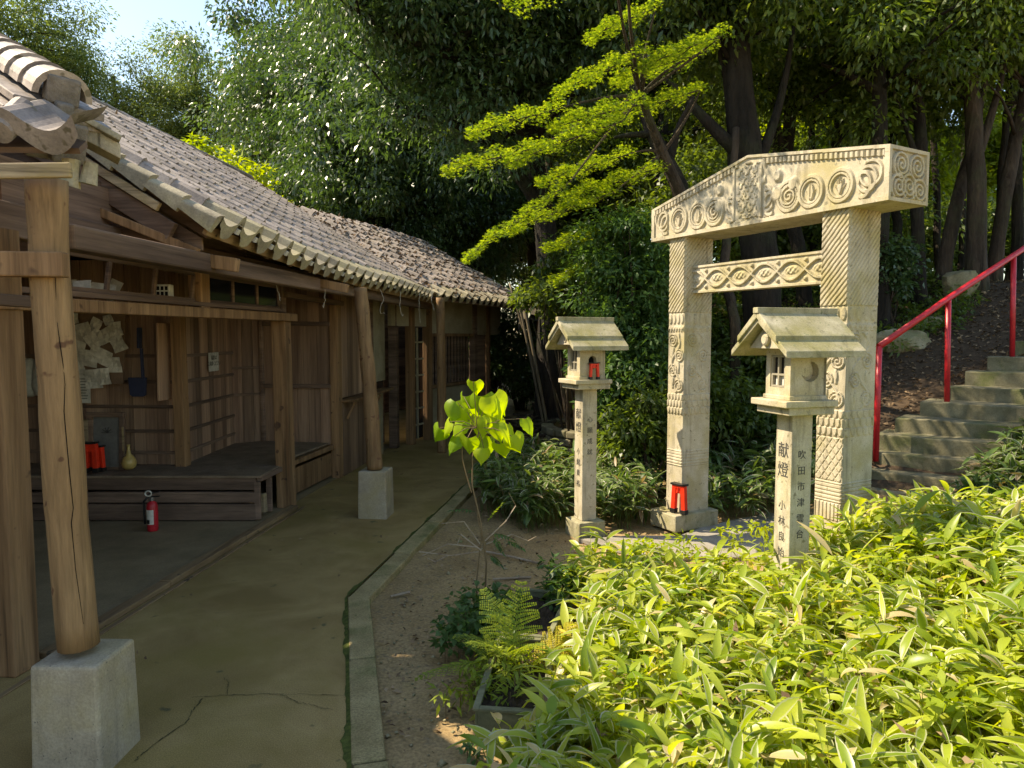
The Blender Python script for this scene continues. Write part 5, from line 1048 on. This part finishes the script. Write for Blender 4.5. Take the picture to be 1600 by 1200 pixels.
def sasa(name, X_, Y_, hmin, hmax, mat, label, cat, seed, Ln=(.09, .23), Wd=(.022, .045), per=(4, 8), zf=None):
    rg = np.random.default_rng(seed); n = len(X_); zb = hill(X_, Y_); h = rg.uniform(hmin, hmax, n)
    if zf is not None: h = h*zf
    lean = rg.normal(0, .16, (n, 2)); k = rg.integers(per[0], per[1], n); idx = np.repeat(np.arange(n), k); u = rg.uniform(.45, 1, len(idx))
    P = np.stack([X_[idx]+lean[idx, 0]*h[idx]*u, Y_[idx]+lean[idx, 1]*h[idx]*u, zb[idx]+h[idx]*u], -1); m_ = len(idx)
    V, Q, ed, rn_, old = blades(P, rg.uniform(0, 2*np.pi, m_), rg.normal(.26, .46, m_), rg.uniform(.2, 1.3, m_), rg.uniform(*Ln, m_)*(.8+.3*(rg.random(m_) < .2)), rg.uniform(*Wd, m_), rg)
    # culms as thin three-sided stalks
    a = np.stack([X_, Y_, zb-.02], -1); b = np.stack([X_+lean[:, 0]*h, Y_+lean[:, 1]*h, zb+h], -1); o3 = np.array([[.0022, 0, 0], [-.0011, .0019, 0], [-.0011, -.0019, 0]])
    CV = np.concatenate([a[:, None]+o3, b[:, None]+o3*.6], 1).reshape(-1, 3); I = (np.arange(n)*6)[:, None, None]; q = np.array([[0, 1, 4, 3], [1, 2, 5, 4], [2, 0, 3, 5]])
    CQ = (I+q[None]).reshape(-1, 4)+len(V); V2 = np.concatenate([V, CV]); Q2 = np.concatenate([Q, CQ]); ed = np.concatenate([ed, np.zeros(len(CV))]); nf = len(CQ)
    me = np_mesh(name, V2, Q2, mat, {'edge': ('POINT', ed), 'rnd': ('FACE', np.concatenate([rn_, np.full(nf, .75)])), 'old': ('FACE', np.concatenate([old, np.zeros(nf)]))}, smooth=True)
    return ob(name, me, None, None, label=label, cat=cat, kind='stuff')
def scatter(poly, n, rg):
    poly = np.array(poly); lo_ = poly.min(0); hi_ = poly.max(0); out = []
    while sum(map(len, out)) < n:
        p = lo_+(hi_-lo_)*rg.random((n*2, 2)); ins = np.zeros(len(p), bool); j = len(poly)-1
        for i in range(len(poly)):
            c = ((poly[i, 1] > p[:, 1]) != (poly[j, 1] > p[:, 1])) & (p[:, 0] < (poly[j, 0]-poly[i, 0])*(p[:, 1]-poly[i, 1])/(poly[j, 1]-poly[i, 1]+1e-9)+poly[i, 0]); ins ^= c; j = i
        out.append(p[ins])
    return np.concatenate(out)[:n]
rs_ = np.random.default_rng(101)
bank = [(-.22, 1.5), (-.02, 2.45), (.24, 2.9), (.36, 3.5), (.38, 4.0), (.46, 4.38), (1.1, 4.12), (1.9, 4.08), (2.4, 4.35), (3.0, 4.75), (4.4, 4.9), (4.8, 3.0), (3.2, 1.5)]
p = scatter(bank, 4300, rs_); keep = ~((np.abs(p[:, 0]-1.548) < .13) & (np.abs(p[:, 1]-3.8) < .13)); p = p[keep]
zf = .75+.25*sst(.0, .35, np.minimum(p[:, 0]-.1, 1))
sasa('bamboo_grass', p[:, 0], p[:, 1], .20, .40, sasa_m, 'bright sunlit bank of bamboo grass spreading in front of the near lantern and gate', 'bamboo grass', 102, zf=zf)
p = scatter([(-.30, 6.3), (.1, 5.75), (.45, 5.75), (.50, 6.0), (.5, 7.6), (-.1, 8.6), (-.32, 7.8)], 700, rs_)
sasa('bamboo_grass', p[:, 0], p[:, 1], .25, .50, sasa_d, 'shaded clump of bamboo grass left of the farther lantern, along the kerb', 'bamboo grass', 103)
p = scatter([(.72, 5.75), (1.12, 5.85), (1.3, 6.3), (1.5, 7.4), (.6, 7.6), (.62, 6.0)], 480, rs_)
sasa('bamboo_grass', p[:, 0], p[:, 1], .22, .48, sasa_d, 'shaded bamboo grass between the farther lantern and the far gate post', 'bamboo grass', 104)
p = scatter([(1.62, 6.0), (2.6, 6.0), (3.2, 6.2), (3.4, 8), (1.6, 8.2)], 520, rs_)
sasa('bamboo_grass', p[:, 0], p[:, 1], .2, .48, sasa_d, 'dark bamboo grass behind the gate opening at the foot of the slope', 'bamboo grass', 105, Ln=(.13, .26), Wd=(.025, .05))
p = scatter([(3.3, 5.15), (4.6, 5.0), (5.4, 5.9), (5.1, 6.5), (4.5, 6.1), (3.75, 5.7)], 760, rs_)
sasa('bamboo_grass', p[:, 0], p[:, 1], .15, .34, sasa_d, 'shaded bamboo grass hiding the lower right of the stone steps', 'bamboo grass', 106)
# mixed-in bright compound leaves
P = scatter([(.3, 2.6), (.42, 4.2), (.6, 4.6), (3.6, 4.9), (4.2, 3.0), (2, 1.9)], 150, rs_); C = np.stack([P[:, 0], P[:, 1], hill(P[:, 0], P[:, 1])+rs_.uniform(.2, .38, len(P))], -1)
me = crown_mesh('broadleaf_weeds', lime_m, C, np.full(len(C), .09), 26, .055, .024, flat=.35, droop=.2, rg=rs_); ob('broadleaf_weeds', me, None, None, label='lime green small-leaved weeds scattered among the sunlit bamboo grass', cat='weeds', kind='stuff')
P = scatter([(3.2, 7.2), (4.3, 8.3), (6, 9), (7.5, 12), (3, 12), (2.4, 8)], 430, rs_); C = np.stack([P[:, 0], P[:, 1], hill(P[:, 0], P[:, 1])+rs_.uniform(.04, .2, len(P))], -1)
me = crown_mesh('slope_undergrowth', wood_leaf, C, np.full(len(C), .16), 40, .08, .035, flat=.5, droop=.2, rg=rs_); ob('slope_undergrowth', me, None, None, label='low dark undergrowth on the leaf-covered slope under the handrail', cat='undergrowth', kind='stuff')
# leaf litter
def litter(name, P, label, size=(.03, .075), dz=.008, Z_=None, seed=1):
    rg = np.random.default_rng(seed); n = len(P); z = (hill(P[:, 0], P[:, 1]) if Z_ is None else Z_)+dz+rg.uniform(0, .02, n); D = rg.normal(size=(n, 3)); D[:, 2] *= .3; Nn = rg.normal(0, .4, (n, 3)); Nn[:, 2] += 1
    V, Q = leaf_quads(np.stack([P[:, 0], P[:, 1], z], -1), D, Nn, rg.uniform(*size, n), rg.uniform(*size, n)*.5, .3); ob(name, np_mesh(name, V, Q, litter_m, {'rnd': ('FACE', rg.random(n))}), None, None, label=label, cat='fallen leaves', kind='stuff')
litter('leaf_litter', scatter([(2.2, 6.3), (3.3, 6.4), (5.5, 7.4), (9.5, 9.5), (10, 16), (2, 16), (1.8, 8)], 22000, rs_), 'brown fallen leaves covering the wooded slope', seed=2)
litter('leaf_litter', scatter([(-.6, 2.4), (-.75, 4.1), (-.2, 7), (.5, 5.7), (1.4, 5.4), (2.2, 4.6), (.4, 4.7), (.1, 3.4), (-.1, 2.4)], 420, rs_), 'scattered dry leaves on the bare earth strip beside the kerb', (.015, .05), seed=3)
litter('leaf_litter', scatter(bank, 2600, rs_), 'dry leaves lying under the sunlit bamboo grass', (.03, .08), seed=4)
P = scatter(bank, 700, rs_); litter('dry_grass_leaves', P, 'dry tan leaves caught between the stems of the sunlit bamboo grass', (.03, .08), .10, hill(P[:, 0], P[:, 1])+np.random.default_rng(6).uniform(0, .2, 700), 6)
P = scatter([(-.6, 2.4), (-.75, 4.1), (-.2, 7), (.5, 5.7), (1.4, 5.4), (.4, 4.7), (.1, 3.4), (-.1, 2.4)], 500, rs_); rg = np.random.default_rng(44); r_ = rg.uniform(.003, .011, len(P))*(1+1.2*(rg.random(len(P)) > .95)); oc = np.array([[1, 0, 0], [0, 1, 0], [-1, 0, 0], [0, -1, 0], [0, 0, .7], [0, 0, -.7]])
V = np.stack([P[:, 0], P[:, 1], hill(P[:, 0], P[:, 1])+.006], -1)[:, None]+oc[None]*r_[:, None, None]*rg.uniform(.6, 1.4, (len(P), 6, 1)); Q = (np.arange(len(P))*6)[:, None, None]+np.array([[0, 1, 4], [1, 2, 4], [2, 3, 4], [3, 0, 4], [1, 0, 5], [2, 1, 5], [3, 2, 5], [0, 3, 5]])[None]
ob('pebbles', np_mesh('pebbles', V, Q.reshape(-1, 3), rock_m, {'rnd': ('FACE', rg.random(len(P)*8))}), None, None, label='small pebbles and grit on the bare earth strip', cat='pebbles', kind='stuff')
P = scatter([(-2.2, 2.4), (-1.1, 4.2), (-.6, 8), (-1.5, 8), (-2.0, 4)], 22, rs_); litter('leaf_litter', P, 'few dry leaves lying on the shaded concrete path', (.02, .045), .006, np.zeros(22), 5)
# leaves lying on the roof end
rg = np.random.default_rng(8); V_ = []
for i in range(2300): d = rg.random()**.9*2.65; s = rg.uniform(-.1, 3.6); V_.append(froof(s, d, .035+rg.uniform(0, .03)))
for i in range(900): s = rg.uniform(6.5, 10.5); d = 3.35-rg.random()**1.5*1.5*(s-5.2)/5; V_.append(roofpt(s, d, .035))
V_ = np.array([list(v) for v in V_]); D = rg.normal(size=V_.shape); D[:, 2] *= .4; Nn = rg.normal(0, .5, V_.shape); Nn[:, 2] += 1; n = len(V_)
V, Q = leaf_quads(V_, D, Nn, rg.uniform(.04, .1, n), rg.uniform(.02, .045, n), .3); ob('roof_leaf_litter', np_mesh('roof_leaf_litter', V, Q, litter_d, {'rnd': ('FACE', rg.random(n))}), None, None, label='dry leaves lying over the far end of the tiled roof', cat='fallen leaves', kind='stuff')
# --- sapling with big lit leaves
sb = gz(757, 945, -.03); sap = empty('sapling', sb, 'young sapling with large glowing lime leaves and thin bare stems on the earth strip', 'sapling'); mb = MB()
def Lp(px, py, y=4.07): return at(px, py, y)
st1 = [sb, Lp(760, 880), Lp(752, 820), Lp(738, 760), Lp(738, 715), Lp(752, 660)]; st2 = [Lp(737, 770), Lp(727, 735), Lp(722, 715), Lp(722, 695)]; st3 = [gz(745, 952, -.03), Lp(745, 905), Lp(752, 840), Lp(745, 800)]
for q, r_ in ((st1, .006), (st2, .004), (st3, .0045)): mb.tube(q, [r_*(1-.5*i/len(q)) for i in range(len(q))], 6)
mb.build('stem', stem_m, sap)
def heart(c, tipdir, nrm, L_, mat=sap_m, cup=.18):
    tipdir = Vector(tipdir).normalized(); nrm = Vector(nrm); sd = tipdir.cross(nrm).normalized(); nn_ = sd.cross(tipdir); V = []; k = 11; w = 9
    for i in range(k):
        u = i/(k-1); hw = .5*(1.28*math.sin(math.pi*min(1, (u*.93+.09))**.72))*(1-u**4)**.8+.002; hw = .56*(max(0, math.sin(math.pi*(u*.9+.1)**.66))) * (1-u**7)
        for j in range(w):
            v = (j/(w-1)-.5)*2; z = -cup*(v*v)*hw*1.3-.32*u*u+.022*math.sin(u*26+abs(v)*4)*abs(v)+.03*math.sin(v*5+c[0]*40); x = u-.10*(abs(v)**2)*(1-u)*1.4
            V.append(Vector(c)+tipdir*x*L_+sd*v*hw*L_+nn_*z*L_)
    return np.array([list(v) for v in V]).reshape(k, w, 3)
LV = [(742, 622, 4, -14, .10), (775, 700, 16, 20, .12), (700, 680, -30, 8, .11), (808, 668, 40, 4, .11), (755, 705, 4, 24, .11), (722, 648, -20, -8, .12), (752, 640, 8, -10, .17), (735, 655, -25, -6, .16), (765, 640, 22, -4, .15), (725, 668, -32, 4, .14), (718, 690, -30, 12, .13), (748, 665, 0, 18, .17), (770, 665, 24, 12, .16), (785, 675, 35, 2, .15), (760, 690, 12, 22, .13), (735, 692, -8, 20, .13), (790, 690, 22, 14, .13), (712, 672, -38, -4, .12), (775, 648, 40, -12, .10), (730, 640, -14, -14, .13)]
m_ = None
for i, (px, py, dx, dy, l_) in enumerate(LV):
    c = at(752+(px-752)*1.25, 668+(py-668)*1.25-14, 4.07+kr.uniform(-.14, .14)); tip = Vector((dx*.016+kr.uniform(-.15, .15), kr.uniform(-.6, .35), -1.)); nr = Vector((dx*.02+kr.uniform(-.75, .75), -.8, .55+kr.uniform(-.4, .3)))
    m_ = MB(); m_.grid(heart(c, tip, nr, l_*kr.uniform(.85, 1.12), cup=kr.uniform(.1, .55)), kr.random()); o_ = m_.build('leaf', sap_m, sap, smooth=True)
    m_ = MB(); hub_ = Lp(745, 668); m_.tube([hub_, hub_.lerp(c, .5)+UP*.02, c], [.003, .0024, .002], 5); m_.build('petiole', stem_m, o_)
# small compound leaves and dry twigs on the stems
def pinnate(c, d, L_, npair, lw, mat, parent, name='leaf', up=(0, 0, 1), bend=.5, seed=1, r=None):
    rg = np.random.default_rng(seed); c = np.array(c, float); d = unit(np.array(d, float)); up = np.array(up, float); P = []; D = []; Ls = []; p_ = c.copy(); dd = d.copy(); rach = [Vector(c)]
    for i in range(npair):
        p_ = p_+dd*L_/npair; dd = unit(dd+np.array([0, 0, -bend/npair])); sd = unit(np.cross(dd, up)); rach.append(Vector(p_)); f = math.sin(math.pi*(.25+.75*(i+1)/(npair+1)))**.6
        for s_ in (-1, 1): P.append(p_); D.append(sd*s_+dd*.45+np.array([0, 0, -.15])); Ls.append(lw*f)
    P.append(p_); D.append(dd); Ls.append(lw); Ls = np.array(Ls); n = len(P); Nn = np.tile(up, (n, 1))+rg.normal(0, .25, (n, 3)); V, Q = leaf_quads(np.array(P), np.array(D), Nn, Ls, Ls*.42, .2)
    m_ = MB(); m_.add(V, Q.tolist(), list(rg.random(n)) if r is None else r); m_.tube(rach, .0016, 4, r=.3); return m_.build(name, mat, parent)
for i, (px, py, dx, dz, l_) in enumerate(((742, 800, -1, .35, .13), (762, 815, .5, .9, .13), (768, 835, .9, .05, .12), (770, 840, .5, -.5, .1), (765, 868, .6, -.3, .08), (790, 845, 1, -.2, .1))):
    pinnate(Lp(px, py), (dx, -.2, dz), l_, 6, .045, nand_m if i != 1 else lime_m, sap, seed=i)
mb = MB()
for (pts) in ([(745, 855), (700, 850), (660, 868)], [(748, 862), (705, 868), (655, 862)], [(750, 850), (725, 815), (690, 818)], [(758, 845), (790, 815), (806, 790), (795, 770)], [(760, 850), (800, 835), (825, 845), (838, 838)], [(752, 860), (720, 835), (715, 850)], [(700, 868), (680, 878), (668, 872)]):
    q = [Lp(x, y_, 4.1+.1*math.sin(x)) for x, y_ in pts]; mb.tube(q, [.0045-.001*i for i in range(len(q))], 5)
mb.build('dry_twig', twig_m, sap)
# sticks lying on the earth
for i, pts in enumerate(([(760, 862), (800, 870), (850, 882)], [(610, 932), (640, 925)], [(770, 905), (830, 902)])):
    m_ = MB(); q = [gz(x, y_, -.015) for x, y_ in pts]; m_.tube(q, .008, 6); tag(m_.build('fallen_stick', twig_m), 'dry stick lying on the bare earth, '+('the longest, behind the sapling' if i == 0 else 'short one near the kerb' if i == 1 else 'thin one behind the planters'), 'stick')
# planter boxes
def planter(c, d, Lx, Wy, h, label):
    c = Vector(c); d = Vector(d).normalized(); s_ = Vector((-d.y, d.x, 0)); e = empty('planter_box', c, label, 'planter'); t_ = .012
    m_ = MB()
    for sg in (-1, 1):
        m_.obox(c+s_*sg*Wy/2+UP*h/2, d*Lx/2, s_*t_/2, UP*h/2); m_.obox(c+d*sg*Lx/2+UP*h/2, d*t_/2, s_*(Wy/2-t_/2), UP*h/2); m_.obox(c+s_*sg*Wy/2+UP*(h+.004), d*(Lx/2+.012), s_*.014, UP*.007); m_.obox(c+d*sg*Lx/2+UP*(h+.0045), d*.014, s_*(Wy/2-.014), UP*.007)
    m_.build('box', plastic_g, e, .003); m_ = MB(); n = 14; Gp = np.array([[list(c+d*(i/n-.5)*(Lx-t_)+s_*(j/n-.5)*(Wy-t_)+UP*(h*.72+kr.uniform(-.008, .014))) for j in range(n+1)] for i in range(n+1)]); m_.grid(Gp); m_.build('soil', soil_m, e); return e
planter((.13, 3.72, -.035), (.25, 1, 0), .62, .26, .13, 'dull plastic planter with dark soil, farther from the camera and mostly empty')
planter((.03, 3.02, -.035), (.12, 1, 0), .66, .27, .14, 'dull plastic planter holding the large fern, nearest to the path corner')
# ferns
def frond(e, base, d, L_, npn, pl, mat, bend=.8, seed=1, side_up=(0, 0, 1), name='frond'):
    rg = np.random.default_rng(seed); p_ = np.array(base, float); dd = unit(np.array(d, float)); P = []; D = []; Ls = []; Nn = []; R_ = []; rach = [Vector(p_)]
    for i in range(npn):
        p_ = p_+dd*L_/npn; dd = unit(dd+np.array([0, 0, -bend/npn])); sd = unit(np.cross(dd, np.array(side_up))); nr = np.cross(sd, dd); f = min(1, .35+2.2*i/npn)*(1-i/npn)**.75+.03; rach.append(Vector(p_))
        for s_ in (-1, 1):
            ax = unit(sd*s_+dd*.5-nr*.12+rg.normal(0, .09, 3)); l_ = pl*f*rg.uniform(.9, 1.1); k = max(4, int(l_/.010))
            for j in range(k):
                u = (j+.5)/k; q = p_+ax*l_*u-np.array([0, 0, .12*l_*u*u]); ll = .20*l_*(1-u)**.7*.55+.008; px_ = unit(np.cross(ax, nr))
                for s2 in (-1, 1): P.append(q); D.append(px_*s2+ax*.55); Ls.append(ll); Nn.append(nr+rg.normal(0, .12, 3)); R_.append(rg.random())
    P, D, Ls, Nn = map(np.array, (P, D, Ls, Nn)); V, Q = leaf_quads(P, D, Nn, Ls, np.maximum(Ls*.6, .010), .1); m_ = MB(); m_.add(V, Q.tolist(), R_); m_.tube(rach, [.003*(1-.8*i/len(rach)) for i in range(len(rach))], 5, r=.2); return m_.build(name, mat, e)
fb = gz(790, 1085, -.035)+Vector((.03, .1, .11)); fe = empty('fern', fb, 'large green fern with an upright frond, growing from the nearest planter', 'fern')
frond(fe, fb, (.10, .1, 1), .36, 13, .17, fern_m, .25, 1, (0, -1, .25)); frond(fe, fb+Vector((-.03, -.05, 0)), (-1, -.25, .35), .42, 18, .10, fern_m, .75, 2); frond(fe, fb, (-.5, -.4, .8), .30, 15, .13, fern_m, .9, 3); frond(fe, fb, (.3, -.5, .8), .30, 15, .12, fern_m, .9, 5); frond(fe, fb, (-.3, .4, .9), .36, 16, .14, fern_m, .7, 6); frond(fe, fb, (-.75, .1, .7), .30, 15, .13, fern_m, .9, 8)
fy = empty('yellow_fern', fb+Vector((.08, -.06, 0)), 'bright yellow fern frond lit by the sun beside the green fern', 'fern'); frond(fy, fb+Vector((.08, -.06, 0)), (.75, .1, .62), .34, 17, .15, fern_y, .35, 4, (0, -.7, .7)); frond(fy, fb+Vector((.08, -.06, 0)), (.4, -.3, .6), .22, 12, .12, fern_m, .5, 7)
# leafy weeds round the planter
def weeds(poly, n, zr, label, mat, Ln, Wd, seed, nl=16, rc=.07, name='weed_clump'):
    rg = np.random.default_rng(seed); P = scatter(poly, n, rg); C = np.stack([P[:, 0], P[:, 1], hill(P[:, 0], P[:, 1])+rg.uniform(*zr, n)], -1); e = empty(name, (float(P[:, 0].mean()), float(P[:, 1].mean()), 0), label, 'weeds'); off = np.array(e.location)
    ob('foliage', crown_mesh('foliage', mat, C-off, np.full(n, rc), nl, Ln, Wd, flat=.35, droop=.15, rg=rg, up=2.2), e)
    mb = MB()
    for c in C[:40]: mb.tube([Vector((c[0], c[1], gh(c[0], c[1])-.01)), Vector(c)], .002, 4)
    V = np.concatenate(mb.V)-off; me = bpy.data.meshes.new('stem'); me.from_pydata(V.tolist(), [], mb.Q); me.materials.append(stem_m); me.update(); ob('stem', me, e)
weeds([(-.34, 3.35), (-.30, 3.9), (-.02, 4.0), (.02, 3.5), (-.12, 3.25)], 60, (.05, .22), 'clover-like green weeds crowding the left side of the planters', nand_m, .05, .034, 21)
weeds([(.18, 3.9), (.22, 4.35), (.40, 4.3), (.38, 3.85)], 24, (.08, .26), 'green weeds between the empty planter and the bamboo grass', nand_m, .06, .03, 22)
weeds([(-.36, 2.3), (-.10, 2.75), (.0, 2.5), (-.1, 2.0)], 26, (.01, .06), 'tiny grey-green weeds on the earth in front of the near planter', nand_m, .028, .016, 23, 14, .06)
weeds([(-.3, 2.9), (-.1, 3.3), (.1, 3.2), (.0, 2.8)], 40, (.05, .2), 'wiry mixed weeds around the foot of the fern', fern_m, .06, .016, 24, 14, .07)
